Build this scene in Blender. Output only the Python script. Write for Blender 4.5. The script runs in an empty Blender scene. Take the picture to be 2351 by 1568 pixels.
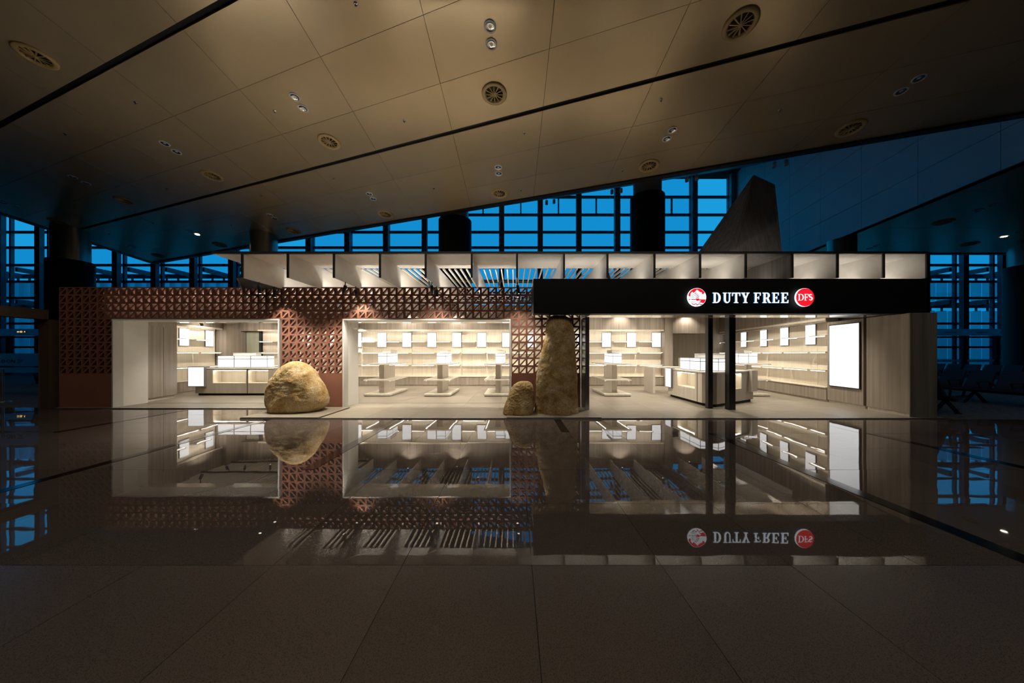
import bpy, bmesh, math, random
from mathutils import Vector, Matrix, noise
random.seed(7)
S = bpy.context.scene
COL = S.collection

# ------------------------------------------------------------------ camera, sky, exposure
H = 1.48; F = 718.4; CX = 1180.0; CY = 812.0       # eye height (m), focal length and vanishing point (px)
cd = bpy.data.cameras.new('camera'); cam = bpy.data.objects.new('camera', cd); COL.objects.link(cam)
cam.location = (0, 0, H); cam.rotation_euler = (math.pi/2, 0, 0)
cd.sensor_width = 36; cd.lens = 11.0; cd.shift_x = (1175.5-CX)/2351; cd.shift_y = (CY-784)/2351
cd.clip_start = 0.05; cd.clip_end = 400
S.camera = cam
wd = bpy.data.worlds.new('dusk_sky'); S.world = wd; wd.use_nodes = True
bg = wd.node_tree.nodes['Background']
bg.inputs[0].default_value = (0.010, 0.33, 0.72, 1); bg.inputs[1].default_value = 1.0
S.view_settings.view_transform = 'Standard'; S.view_settings.look = 'None'
S.view_settings.exposure = 0.0; S.view_settings.gamma = 1.0; S.view_settings.use_curve_mapping = False
try:
    S.cycles.use_denoising = True
    S.cycles.sample_clamp_indirect = 6.0
    S.cycles.max_bounces = 6; S.cycles.diffuse_bounces = 4; S.cycles.glossy_bounces = 3; S.cycles.transmission_bounces = 3; S.cycles.transparent_max_bounces = 8
    S.cycles.use_adaptive_sampling = True; S.cycles.adaptive_threshold = .2
    S.cycles.caustics_reflective = False; S.cycles.caustics_refractive = False
except Exception: pass

def ray(px, py):                       # direction of the sight line through a photo pixel, y component 1
    return Vector(((px-CX)/F, 1.0, -(py-CY)/F))
def ceil_z(x, y): return 9.0 - 0.0877*y - 0.018*x
def on_ceiling(px, py):
    r = ray(px, py); d = (9.0-H)/(r.z + 0.0877 + 0.018*r.x)
    return Vector((r.x*d, d, H + r.z*d))

# ------------------------------------------------------------------ materials
MATS = {}
def nodes(name):
    m = bpy.data.materials.new(name); m.use_nodes = True; MATS[name] = m
    return m, m.node_tree.nodes, m.node_tree.links, m.node_tree.nodes['Principled BSDF']
def plain(name, col, rough=.5, metal=0., spec=.5, var=.06, scale=6.):
    m, n, l, b = nodes(name)
    tc = n.new('ShaderNodeTexCoord'); nz = n.new('ShaderNodeTexNoise'); nz.inputs['Scale'].default_value = scale
    nz.inputs['Detail'].default_value = 3
    l.new(tc.outputs['Object'], nz.inputs['Vector'])
    rp = n.new('ShaderNodeValToRGB')
    rp.color_ramp.elements[0].color = (*[c*(1-var) for c in col], 1); rp.color_ramp.elements[1].color = (*[min(1, c*(1+var)) for c in col], 1)
    rp.color_ramp.elements[0].position = .3; rp.color_ramp.elements[1].position = .7
    l.new(nz.outputs['Fac'], rp.inputs['Fac']); l.new(rp.outputs['Color'], b.inputs['Base Color'])
    b.inputs['Roughness'].default_value = rough; b.inputs['Metallic'].default_value = metal
    b.inputs['Specular IOR Level'].default_value = spec
    return m
def grain(name, c0, c1, rough=.45, sx=14., sz=.35, contrast=(.35, .65), spec=.4):
    m, n, l, b = nodes(name)
    tc = n.new('ShaderNodeTexCoord'); mp = n.new('ShaderNodeMapping'); mp.inputs['Scale'].default_value = (sx, sx, sz)
    l.new(tc.outputs['Object'], mp.inputs['Vector'])
    nz = n.new('ShaderNodeTexNoise'); nz.inputs['Scale'].default_value = 1.0; nz.inputs['Detail'].default_value = 6; nz.inputs['Roughness'].default_value = .65
    l.new(mp.outputs['Vector'], nz.inputs['Vector'])
    rp = n.new('ShaderNodeValToRGB'); e = rp.color_ramp.elements
    e[0].position, e[1].position = contrast; e[0].color = (*c0, 1); e[1].color = (*c1, 1)
    l.new(nz.outputs['Fac'], rp.inputs['Fac']); l.new(rp.outputs['Color'], b.inputs['Base Color'])
    b.inputs['Roughness'].default_value = rough; b.inputs['Specular IOR Level'].default_value = spec
    return m
def glow(name, col, strength):
    m, n, l, b = nodes(name)
    b.inputs['Base Color'].default_value = (*[.25*c for c in col], 1); b.inputs['Specular IOR Level'].default_value = .2
    b.inputs['Emission Color'].default_value = (*col, 1); b.inputs['Emission Strength'].default_value = strength
    return m
def glass(name, tint, refl=.9, milky=0., milk=(.2, .4, .5)):
    m = bpy.data.materials.new(name); m.use_nodes = True; MATS[name] = m
    n, l = m.node_tree.nodes, m.node_tree.links; n.clear()
    out = n.new('ShaderNodeOutputMaterial'); t = n.new('ShaderNodeBsdfTransparent'); t.inputs[0].default_value = (*tint, 1)
    g = n.new('ShaderNodeBsdfGlossy'); g.inputs['Roughness'].default_value = .01
    fr = n.new('ShaderNodeLayerWeight'); pw = n.new('ShaderNodeMath'); pw.operation = 'POWER'; pw.inputs[1].default_value = 5
    l.new(fr.outputs['Facing'], pw.inputs[0])
    mul = n.new('ShaderNodeMath'); mul.operation = 'MULTIPLY_ADD'; mul.inputs[1].default_value = refl; mul.inputs[2].default_value = .035
    l.new(pw.outputs[0], mul.inputs[0])
    mx = n.new('ShaderNodeMixShader'); l.new(mul.outputs[0], mx.inputs[0]); l.new(g.outputs[0], mx.inputs[2])
    src = t
    if milky:
        df = n.new('ShaderNodeBsdfTranslucent'); df.inputs[0].default_value = (*milk, 1)
        m2 = n.new('ShaderNodeMixShader'); m2.inputs[0].default_value = milky
        l.new(t.outputs[0], m2.inputs[1]); l.new(df.outputs[0], m2.inputs[2]); src = m2
    l.new(src.outputs[0], mx.inputs[1]); l.new(mx.outputs[0], out.inputs[0])
    return m

grain('wood', (.235, .195, .155), (.36, .31, .255), .5, 13, .25)
grain('wood_dark', (.095, .090, .086), (.165, .155, .15), .5, 13, .25)
grain('pyramid_boards', (.20, .19, .19), (.34, .325, .32), .6, 13, .25)
grain('beige_panel', (.68, .61, .49), (.79, .73, .61), .45, 16, .5)
grain('pale_laminate', (.60, .55, .47), (.71, .66, .57), .4, 10, .6)
grain('taupe_laminate', (.34, .30, .24), (.40, .355, .285), .45, 8, .8)
plain('white_metal', (.72, .71, .67), .32, 0, .5, .02)
plain('jamb_grey', (.52, .51, .49), .38, 0, .5, .02)
plain('canopy_white', (.82, .80, .76), .34, 0, .5, .03)
plain('slat_white', (.78, .72, .60), .4, 0, .5, .02)
plain('black_steel', (.012, .012, .013), .35, 0, .5, .1)
plain('sign_black', (.005, .005, .006), .5, 0, .18, .1)
plain('black_matte', (.008, .008, .009), .7, 0, .3, .1)
plain('steel', (.42, .44, .46), .25, .9, .5, .03)
plain('mirror_soffit', (.80, .76, .68), .10, .85, .5, .02)
plain('grey_frame', (.22, .21, .21), .4, .3, .5, .03)
plain('acrylic_white', (.85, .83, .78), .25, 0, .5, .01)
plain('terracotta', (.185, .078, .050), .75, 0, .25, .14, 9)
plain('terracotta_plain', (.20, .088, .056), .8, 0, .2, .06, 3)
plain('champagne', (.60, .475, .30), .25, .40, .5, .04, .8)
plain('vent_paint', (.52, .38, .17), .45, .1, .5, .05)
plain('duct_dark', (.03, .022, .012), .6, 0, .3, .1)
plain('chrome', (.75, .74, .72), .09, 1., .5, .01)
plain('facade_steel', (.17, .20, .24), .5, .2, .4, .05)
plain('column_clad', (.010, .010, .012), .6, 0, .3, .1)
plain('column_metal', (.32, .30, .27), .28, .8, .5, .04, 2)
plain('fascia_panel', (.62, .64, .66), .55, 0, .4, .05, .7)
plain('seat_vinyl', (.020, .022, .050), .5, 0, .4, .1)
plain('seat_metal', (.03, .03, .035), .35, .6, .5, .1)
plain('shade_steel', (.16, .19, .22), .6, 0, .3, .05)
plain('apron', (.25, .28, .24), .9, 0, .2, .1, .3)
plain('shell_dark', (.05, .045, .04), .8, 0, .2, .1)
plain('portal_brown', (.085, .060, .042), .5, 0, .4, .08)
plain('shop_plaster', (.50, .47, .42), .7, 0, .3, .03)
plain('letter_side', (.5, .6, .7), .4)
plain('print_ink', (.010, .022, .030), .6)
grain('soffit_slats', (.05, .055, .06), (.16, .17, .18), .6, 1.0, 1.0)
glow('box_white', (1, .985, .97), 1.35)
glow('poster_white', (.97, .985, 1), 1.2)
glow('led_warm', (1, .91, .78), 6.0)
glow('lamp_lens', (1, .86, .66), 8.0)
glow('led_niche', (1, .91, .78), 14.0)
glow('lamp_on', (1, .90, .75), 14.0)
glow('sign_white', (.93, .97, 1.0), 1.25)
glow('sign_rim', (.12, .42, .85), .45)
glow('sign_red', (1.0, .012, .03), .9)
glow('sign_crimson', (.62, .004, .10), .6)
glow('icon_amber', (1, .62, .25), 1.2)
glass('facade_glass', (.80, .93, .97), .8)
glass('screen_glass', (.75, .85, .88), .6)
glass('frosted_band', (.30, .42, .46), .5, .75, (.55, .66, .70))
glass('shade_panel', (.72, .82, .86), .3, .45, (.75, .82, .85))
glass('clear_glass', (.94, .97, .96), .5)
# backlit panels of the shop front posters have a soft, slightly uneven backing
def stone(name, rough, honed):
    m, n, l, b = nodes(name)
    tc = n.new('ShaderNodeTexCoord'); oi = n.new('ShaderNodeObjectInfo')
    ge = n.new('ShaderNodeNewGeometry')
    v = n.new('ShaderNodeTexVoronoi'); v.inputs['Scale'].default_value = 190
    l.new(ge.outputs['Position'], v.inputs['Vector'])
    nz = n.new('ShaderNodeTexNoise'); nz.inputs['Scale'].default_value = 110; nz.inputs['Detail'].default_value = 4
    l.new(ge.outputs['Position'], nz.inputs['Vector'])
    mx = n.new('ShaderNodeMath'); mx.operation = 'ADD'; l.new(v.outputs['Distance'], mx.inputs[0]); l.new(nz.outputs['Fac'], mx.inputs[1])
    rp = n.new('ShaderNodeValToRGB'); e = rp.color_ramp.elements
    e[0].position = .62; e[1].position = 1.05; e[0].color = (.048, .038, .032, 1); e[1].color = (.105, .088, .078, 1)
    l.new(mx.outputs[0], rp.inputs['Fac'])
    hs = n.new('ShaderNodeHueSaturation'); mr = n.new('ShaderNodeMapRange'); mr.inputs[3].default_value = .88; mr.inputs[4].default_value = 1.1
    l.new(oi.outputs['Random'], mr.inputs[0]); l.new(mr.outputs[0], hs.inputs['Value']); l.new(rp.outputs['Color'], hs.inputs['Color'])
    l.new(hs.outputs['Color'], b.inputs['Base Color'])
    w = n.new('ShaderNodeTexNoise'); w.inputs['Scale'].default_value = 2.3; w.inputs['Detail'].default_value = 1
    l.new(ge.outputs['Position'], w.inputs['Vector'])
    bp = n.new('ShaderNodeBump'); bp.inputs['Strength'].default_value = .045; bp.inputs['Distance'].default_value = .012
    l.new(w.outputs['Fac'], bp.inputs['Height']); l.new(bp.outputs['Normal'], b.inputs['Normal'])
    b.inputs['Roughness'].default_value = rough; b.inputs['IOR'].default_value = 1.55
    return m
stone('granite_polished', .018, 0); stone('granite_honed', .26, 1)
plain('granite_black', (.006, .006, .006), .10, 0, .22, .2, 40)
plain('grout', (.05, .042, .036), .7)
def shopstone():
    m, n, l, b = nodes('shop_stone')
    oi = n.new('ShaderNodeObjectInfo'); ge = n.new('ShaderNodeNewGeometry')
    mp = n.new('ShaderNodeMapping'); mp.inputs['Scale'].default_value = (1.4, 9, 1); l.new(ge.outputs['Position'], mp.inputs['Vector'])
    nz = n.new('ShaderNodeTexNoise'); nz.inputs['Scale'].default_value = 1.3; nz.inputs['Detail'].default_value = 6; l.new(mp.outputs['Vector'], nz.inputs['Vector'])
    rp = n.new('ShaderNodeValToRGB'); e = rp.color_ramp.elements; e[0].position = .3; e[1].position = .7
    e[0].color = (.235, .205, .155, 1); e[1].color = (.30, .265, .205, 1); l.new(nz.outputs['Fac'], rp.inputs['Fac'])
    hs = n.new('ShaderNodeHueSaturation'); mr = n.new('ShaderNodeMapRange'); mr.inputs[3].default_value = .90; mr.inputs[4].default_value = 1.08
    l.new(oi.outputs['Random'], mr.inputs[0]); l.new(mr.outputs[0], hs.inputs['Value']); l.new(rp.outputs['Color'], hs.inputs['Color'])
    l.new(hs.outputs['Color'], b.inputs['Base Color']); b.inputs['Roughness'].default_value = .42
shopstone()
def carpetmat():
    m, n, l, b = nodes('carpet')
    ge = n.new('ShaderNodeNewGeometry'); mp = n.new('ShaderNodeMapping'); mp.inputs['Scale'].default_value = (2, 9, 1); mp.inputs['Rotation'].default_value = (0, 0, .3)
    l.new(ge.outputs['Position'], mp.inputs['Vector'])
    nz = n.new('ShaderNodeTexNoise'); nz.inputs['Scale'].default_value = 3; nz.inputs['Detail'].default_value = 5; l.new(mp.outputs['Vector'], nz.inputs['Vector'])
    rp = n.new('ShaderNodeValToRGB'); e = rp.color_ramp.elements; e[0].position = .4; e[1].position = .62
    e[0].color = (.03, .035, .045, 1); e[1].color = (.12, .13, .14, 1); l.new(nz.outputs['Fac'], rp.inputs['Fac'])
    l.new(rp.outputs['Color'], b.inputs['Base Color']); b.inputs['Roughness'].default_value = .95
carpetmat()
def rockmat():
    m, n, l, b = nodes('rock')
    tc = n.new('ShaderNodeTexCoord')
    n1 = n.new('ShaderNodeTexNoise'); n1.inputs['Scale'].default_value = 3.2; n1.inputs['Detail'].default_value = 8; n1.inputs['Roughness'].default_value = .7
    n2 = n.new('ShaderNodeTexNoise'); n2.inputs['Scale'].default_value = 34; n2.inputs['Detail'].default_value = 6; n2.inputs['Roughness'].default_value = .7
    for q in (n1, n2): l.new(tc.outputs['Object'], q.inputs['Vector'])
    r1 = n.new('ShaderNodeValToRGB'); e = r1.color_ramp.elements
    e[0].position = .34; e[0].color = (.34, .18, .055, 1); e[1].position = .66; e[1].color = (.74, .63, .42, 1)
    k = r1.color_ramp.elements.new(.5); k.color = (.60, .43, .20, 1)
    l.new(n1.outputs['Fac'], r1.inputs['Fac'])
    r2 = n.new('ShaderNodeValToRGB'); e = r2.color_ramp.elements
    e[0].position = .3; e[0].color = (.45, .42, .38, 1); e[1].position = .62; e[1].color = (1.05, 1.03, 1, 1)
    l.new(n2.outputs['Fac'], r2.inputs['Fac'])
    mx = n.new('ShaderNodeMix'); mx.data_type = 'RGBA'; mx.blend_type = 'MULTIPLY'; mx.inputs[0].default_value = .8
    l.new(r1.outputs['Color'], mx.inputs[6]); l.new(r2.outputs['Color'], mx.inputs[7]); l.new(mx.outputs[2], b.inputs['Base Color'])
    bp = n.new('ShaderNodeBump'); bp.inputs['Strength'].default_value = 1.0; bp.inputs['Distance'].default_value = .03
    l.new(n2.outputs['Fac'], bp.inputs['Height']); l.new(bp.outputs['Normal'], b.inputs['Normal'])
    b.inputs['Roughness'].default_value = .9; b.inputs['Specular IOR Level'].default_value = .2
rockmat()

# ------------------------------------------------------------------ mesh helpers
class MB:
    def __init__(s, xf=None): s.v = []; s.f = []; s.xf = xf; s.smooth = set()
    def _add(s, vs, fs, sm=False):
        k = len(s.v)
        if s.xf is not None: vs = [tuple(s.xf @ Vector(v)) for v in vs]
        s.v += [tuple(v) for v in vs]
        for f in fs:
            if sm: s.smooth.add(len(s.f))
            s.f.append(tuple(i+k for i in f))
        return s
    def box(s, x0, x1, y0, y1, z0, z1):
        return s._add([(x0,y0,z0),(x1,y0,z0),(x1,y1,z0),(x0,y1,z0),(x0,y0,z1),(x1,y0,z1),(x1,y1,z1),(x0,y1,z1)],
                      [(0,3,2,1),(4,5,6,7),(0,1,5,4),(1,2,6,5),(2,3,7,6),(3,0,4,7)])
    def hexa(s, bot, top):                      # 4 bottom points (ccw from above), 4 top points
        return s._add(list(bot)+list(top), [(0,3,2,1),(4,5,6,7),(0,1,5,4),(1,2,6,5),(2,3,7,6),(3,0,4,7)])
    def prism(s, poly, z0, z1):                 # polygon in xy, ccw
        n = len(poly)
        return s._add([(x,y,z0) for x,y in poly]+[(x,y,z1) for x,y in poly],
                      [tuple(range(n-1,-1,-1)), tuple(range(n,2*n))]+[(i,(i+1)%n,n+(i+1)%n,n+i) for i in range(n)])
    def ring(s, prof, n=24, c=(0,0,0), cap0=False, cap1=False, ax='z'):   # lathe profile of (r, z)
        vs = []; fs = []
        for r, z in prof:
            for i in range(n):
                a = 2*math.pi*i/n
                p = (r*math.cos(a), r*math.sin(a), z)
                if ax == 'y': p = (p[0], z, p[1])
                vs.append((p[0]+c[0], p[1]+c[1], p[2]+c[2]))
        for j in range(len(prof)-1):
            for i in range(n):
                fs.append((j*n+i, j*n+(i+1)%n, (j+1)*n+(i+1)%n, (j+1)*n+i))
        s._add(vs, fs, True)
        if cap0: s._add(vs[:n], [tuple(range(n-1,-1,-1))])
        if cap1: s._add(vs[-n:], [tuple(range(n))])
        return s
    def bar(s, p, q, w, h):                     # square bar from p to q
        p, q = Vector(p), Vector(q); d = (q-p).normalized(); up = Vector((0,0,1))
        if abs(d.z) > .95: up = Vector((0,1,0))
        a = d.cross(up).normalized()*w/2; b = a.cross(d).normalized()*h/2
        return s.hexa([p-a-b, p+a-b, q+a-b, q-a-b], [p-a+b, p+a+b, q+a+b, q-a+b])
    def mesh(s, name, mat):
        me = bpy.data.meshes.new(name); me.from_pydata(s.v, [], s.f); me.materials.append(MATS[mat] if isinstance(mat, str) else mat)
        if s.smooth:
            for i in s.smooth: me.polygons[i].use_smooth = True
        bm = bmesh.new(); bm.from_mesh(me); bmesh.ops.recalc_face_normals(bm, faces=bm.faces); bm.to_mesh(me); bm.free()
        me.update(); return me
    def build(s, name, mat, parent=None, loc=None, **kw):
        return put(name, s.mesh(name, mat), parent, loc, **kw)
def put(name, me, parent=None, loc=None, rz=0., label=None, cat=None, group=None, kind=None):
    o = bpy.data.objects.new(name, me); COL.objects.link(o)
    if parent: o.parent = parent
    if loc is not None: o.location = loc
    if rz: o.rotation_euler = (0, 0, rz)
    if label: o['label'] = label
    if cat: o['category'] = cat
    if group: o['group'] = group
    if kind: o['kind'] = kind
    return o
def thing(name, label, cat, loc=(0,0,0), rz=0., group=None, kind=None):
    return put(name, None, None, loc, rz, label, cat, group, kind)
def struct(name, label, loc=(0,0,0), rz=0., cat=None):
    return put(name, None, None, loc, rz, label, cat, None, 'structure')
def copy_tree(o, parent=None, loc=None, rz=None, label=None, group=None):
    c = o.copy(); COL.objects.link(c); c.parent = parent
    if loc is not None: c.location = loc
    if rz is not None: c.rotation_euler = (0, 0, rz)
    if label: c['label'] = label
    if group: c['group'] = group
    for ch in list(o.children): copy_tree(ch, c)
    return c
def box(x0, x1, y0, y1, z0, z1): return MB().box(x0, x1, y0, y1, z0, z1)
def spotlight(parent, loc, rot, watts, size=1.2, blend=.6, col=(1, .895, .755), rad=.03):
    ld = bpy.data.lights.new('spot_beam', 'SPOT'); ld.energy = watts; ld.spot_size = size; ld.spot_blend = blend
    ld.color = col; ld.shadow_soft_size = rad
    o = bpy.data.objects.new('spot_beam', ld); COL.objects.link(o); o.parent = parent; o.location = loc; o.rotation_euler = rot
    return o

# ------------------------------------------------------------------ hall shell
b = MB()
b.box(-46, 46, -8, 25.2, -.30, -.012)
fl = b.build('floor', 'grout', label='polished brown granite hall floor laid in large square tiles', kind='structure')
# square granite tiles, one object each
TX, TY = .9055, .9; TX0, TY0 = .125, 2.19
tile_cache = {}
for i in range(-1, 7):
    y0 = TY0+TY*i; y1 = y0+TY
    for k in range(-15, 13):
        x0 = TX0+TX*k; x1 = x0+TX
        lim = 1.66*min(y1, 7.2)+.5
        if x1 < -1.66*y1-.3 or x0 > lim: continue
        yy = y1
        if x0 > -4.6: yy = min(y1, 7.085)
        elif y1 > 8.4: yy = 8.38
        if yy-y0 < .1: continue
        xx0, xx1 = x0, x1
        if x1 > -4.45 and x0 < -4.45 and y0 > 7.0: xx1 = -4.46
        if x0 > -4.6 and y0 > 7.0: continue
        key = (round(xx1-xx0, 3), round(yy-y0, 3), i <= -1 or i == 0 and False)
        mat = 'granite_honed' if i < 0 else 'granite_polished'
        if key not in tile_cache:
            w, h = (xx1-xx0)/2-.0016, (yy-y0)/2-.0016
            tile_cache[key] = box(-w, w, -h, h, -.012, 0).mesh('tile', mat)
        t = put('tile', tile_cache[key], fl, ((xx0+xx1)/2, (y0+yy)/2, 0))
        t.rotation_euler = (random.gauss(0, .0009), random.gauss(0, .0009), 0)
# plainer floor either side of the shop and behind it
box(-46, -12.9, 6.0, 8.6, -.012, .0).build('floor_field', 'granite_polished', fl)
box(-46, -12.9, 8.6, 25.1, -.012, .003).build('carpet', 'carpet', fl)
box(-12.9, -12.4, 8.4, 25.1, -.012, .0).build('floor_field', 'granite_polished', fl)
box(9.9, 46, 7.05, 25.1, -.012, .004).build('carpet', 'carpet', fl)
box(-46, 46, -8, 1.29, -.012, 0).build('floor_field', 'granite_honed', fl)
box(-12.4, 9.9, 15.9, 25.1, -.012, .0).build('floor_field', 'granite_polished', fl)
for x, ya, yb, w in ((-8.62, 5.9, 8.3, .13), (-5.52, 3.1, 7.0, .13), (-2.63, 3.99, 7.07, .17), (.97, 5.9, 7.04, .15),
                     (3.67, 1.3, 5.8, .15), (6.62, 3.2, 5.8, .15)):
    box(x-w/2, x+w/2, ya, yb, -.005, .0035).build('inlay_strip', 'granite_black', fl)
# walls and roof that close the hall
box(-46, 46, -8.3, -8, 0, 15.6).build('wall_back', 'shell_dark', label='dark far wall of the hall behind the viewer', kind='structure')
box(-46.3, -46, -8, 25.2, 0, 15.6).build('wall_left', 'shell_dark', label='dark end wall of the hall on the left', kind='structure')
box(46, 46.3, -8, 25.2, 0, 15.6).build('wall_right', 'shell_dark', label='dark end wall of the hall on the right', kind='structure')
box(-46.3, 46.3, -8.3, 25.3, 15.6, 15.9).build('roof', 'shell_dark', label='dark high roof slab above the hall', kind='structure')

# ------------------------------------------------------------------ champagne metal ceiling
SL = .329
def cpt(c, x, dz=0): y = c-SL*x; return (x, y, ceil_z(x, y)+dz)
ce = struct('ceiling', 'champagne metal hall ceiling of large skewed panels with dark shadow gaps')
rows = [(-9.0, -4.62), (-4.50, -3.05), (-3.05, -1.6), (-1.6, -.14), (-.02, 1.42), (1.42, 2.88), (2.88, 4.32),
        (4.44, 5.84), (5.84, 7.33), (7.33, 8.82), (8.95, 10.32), (10.32, 11.68), (11.68, 12.97)]
XS = [-24.2] + [.80+2.67*k for k in range(-9, 8)]
MB().hexa([cpt(-30, -24.2, .05), cpt(-30, 19.5, .05), cpt(12.97, 19.5, .05), cpt(12.97, -24.2, .05)],
          [cpt(-30, -24.2, .15), cpt(-30, 19.5, .15), cpt(12.97, 19.5, .15), cpt(12.97, -24.2, .15)]).build('backing', 'black_matte', ce)
g = .005
for c0, c1 in rows:
    for x0, x1 in zip(XS[:-1], XS[1:]):
        if c0-SL*x1 > 24: continue
        jz = random.uniform(-.002, .002)
        p = [(c0+g, x0+g), (c0+g, x1-g), (c1-g, x1-g), (c1-g, x0+g)]
        MB().hexa([cpt(c, x, jz) for c, x in p], [cpt(c, x, .03) for c, x in p]).build('panel', 'champagne', ce)
# dark edge band along the far edge, and along the left edge
p = [(12.97, -24.3), (12.97, 19.5), (13.17, 19.5), (13.17, -24.3)]
MB().hexa([cpt(c, x, -.06) for c, x in p], [cpt(c, x, .28) for c, x in p]).build('edge_band', 'black_steel', ce)
p = [(-9, -24.55), (-9, -24.2), (13.1, -24.2), (13.1, -24.55)]
MB().hexa([cpt(c, x, -.02) for c, x in p], [cpt(c, x, .3) for c, x in p]).build('edge_band', 'facade_steel', ce)
# sloping slatted soffit that climbs from the far edge to the top of the glazing
def sof_z(x, y): return ceil_z(x, 13.17-SL*x) + .24 + .45*(y-(13.17-SL*x))
so = struct('ceiling_soffit', 'dark slatted soffit sloping up behind the ceiling edge to the glazing')
xs = [-24.2, -12, -2, 6, 11.4, 14.6, 17.3]
for x0, x1 in zip(xs[:-1], xs[1:]):
    def sp(x, y, dz=0): return (x, y, sof_z(x, y)+dz)
    ys = lambda x: (13.17-SL*x)
    MB().hexa([sp(x0, ys(x0)), sp(x1, ys(x1)), sp(x1, 24.9), sp(x0, 24.9)],
              [sp(x0, ys(x0), .1), sp(x1, ys(x1), .1), sp(x1, 24.9, .1), sp(x0, 24.9, .1)]).build('soffit_panel', 'soffit_slats', so)

# blue lit fascia wall on the right and the lower ceiling beyond it
FA, FB = 13.4, .16
fx = lambda y: FA+FB*y
fw = struct('wall_fascia', 'tall inclined bulkhead wall of large flat panels, lit blue by the windows')
LZ = 7.10
y0 = .6
MB().hexa([(fx(.5)+.06, .5, LZ), (fx(.5)+.30, .5, LZ), (fx(25)+.30, 25, LZ), (fx(25)+.06, 25, LZ)],
          [(fx(.5)+.06, .5, 15.5), (fx(.5)+.30, .5, 15.5), (fx(25)+.30, 25, 15.5), (fx(25)+.06, 25, 15.5)]).build('backing', 'shell_dark', fw)
while y0 < 24.9:
    y1 = min(y0+2.25, 25)
    z0 = LZ
    while z0 < 15.4:
        z1 = min(z0+1.22, 15.5); e = .008
        MB().hexa([(fx(y0+e), y0+e, z0+e), (fx(y0+e)+.06, y0+e, z0+e), (fx(y1-e)+.06, y1-e, z0+e), (fx(y1-e), y1-e, z0+e)],
                  [(fx(y0+e), y0+e, z1-e), (fx(y0+e)+.06, y0+e, z1-e), (fx(y1-e)+.06, y1-e, z1-e), (fx(y1-e), y1-e, z1-e)]).build('panel', 'fascia_panel', fw)
        z0 = z1
    y0 = y1
lc = struct('ceiling_lower', 'lower dark metal ceiling over the seating area on the right')
LY1 = 17.5
MB().prism([(fx(-2)+.3, -2), (46, -2), (46, LY1), (fx(LY1)+.3, LY1)], LZ+.06, LZ+.2).build('backing', 'black_matte', lc)
ys = [-2, 1.2, 4.4, 7.6, 10.8, 14.0, 17.5]
for ya, yb in zip(ys[:-1], ys[1:]):
    xa = fx(ya)
    xl = [0, 3.4, 6.8, 10.2, 13.6, 17, 33]
    for a, c in zip(xl[:-1], xl[1:]):
        o1, o2 = fx(ya)+.1, fx(yb)+.1
        if o1+a > 45: continue
        MB().prism([(o1+a+.006, ya+.006), (min(46, o1+c-.006), ya+.006), (min(46, o2+c-.006), yb-.006), (o2+a+.006, yb-.006)], LZ, LZ+.05).build('panel', 'champagne', lc)
MB().prism([(fx(LY1)+.1, LY1), (46, LY1), (46, LY1+.2), (fx(LY1)+.1, LY1+.2)], LZ-.04, LZ+.4).build('edge_band', 'black_steel', lc)

# ------------------------------------------------------------------ glazed facade
GD = 25.0; BX = 3.01; BX0 = -28.05
ZT = [0, 2.0, 3.88, 5.92, 7.22, 8.54, 9.94, 11.17, 12.55, 13.97, 15.55]
gw = struct('wall_glazed', 'tall curtain wall of steel posts, transoms and glass panes before a dusk sky')
bays = [BX0+BX*k for k in range(-6, 25)]
def vis(xa, xb, z):
    m = (xa+xb)/2
    if m < -16: return z < 9.5
    if m < 15: return z > 3.0
    if m > 28: return z < 9.5
    return z > 5.0 and z < 8
mull = box(-.07, .07, -.12, .08, 0, 15.5).mesh('mullion', 'facade_steel')
post = box(-.2, .2, -.14, .14, 0, 15.5).mesh('post', 'facade_steel')
for x in bays:
    put('mullion', mull, gw, (x, GD, 0)); put('post', post, gw, (x, GD-.55, 0))
for z in ZT[1:-1]:
    box(-46, 46, GD-.12, GD+.06, z-.085, z+.085).build('transom', 'facade_steel', gw)
pane_cache = {}
for xa, xb in zip(bays[:-1], bays[1:]):
    for za, zb in zip(ZT[:-1], ZT[1:]):
        if not vis(xa, xb, za): continue
        if abs(za-12.55) < .01 and -16 < (xa+xb)/2 < 15:
            box(-.05, .05, -.08, .06, 0, zb-za-.2).build('half_mullion', 'facade_steel', gw, ((xa+xb)/2, GD, za+.1))
        k = round(zb-za, 2)
        if k not in pane_cache: pane_cache[k] = box(-BX/2+.07, BX/2-.07, -.008, .008, .11, k-.11).mesh('pane', 'facade_glass')
        put('pane', pane_cache[k], gw, ((xa+xb)/2, GD, za))
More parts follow.
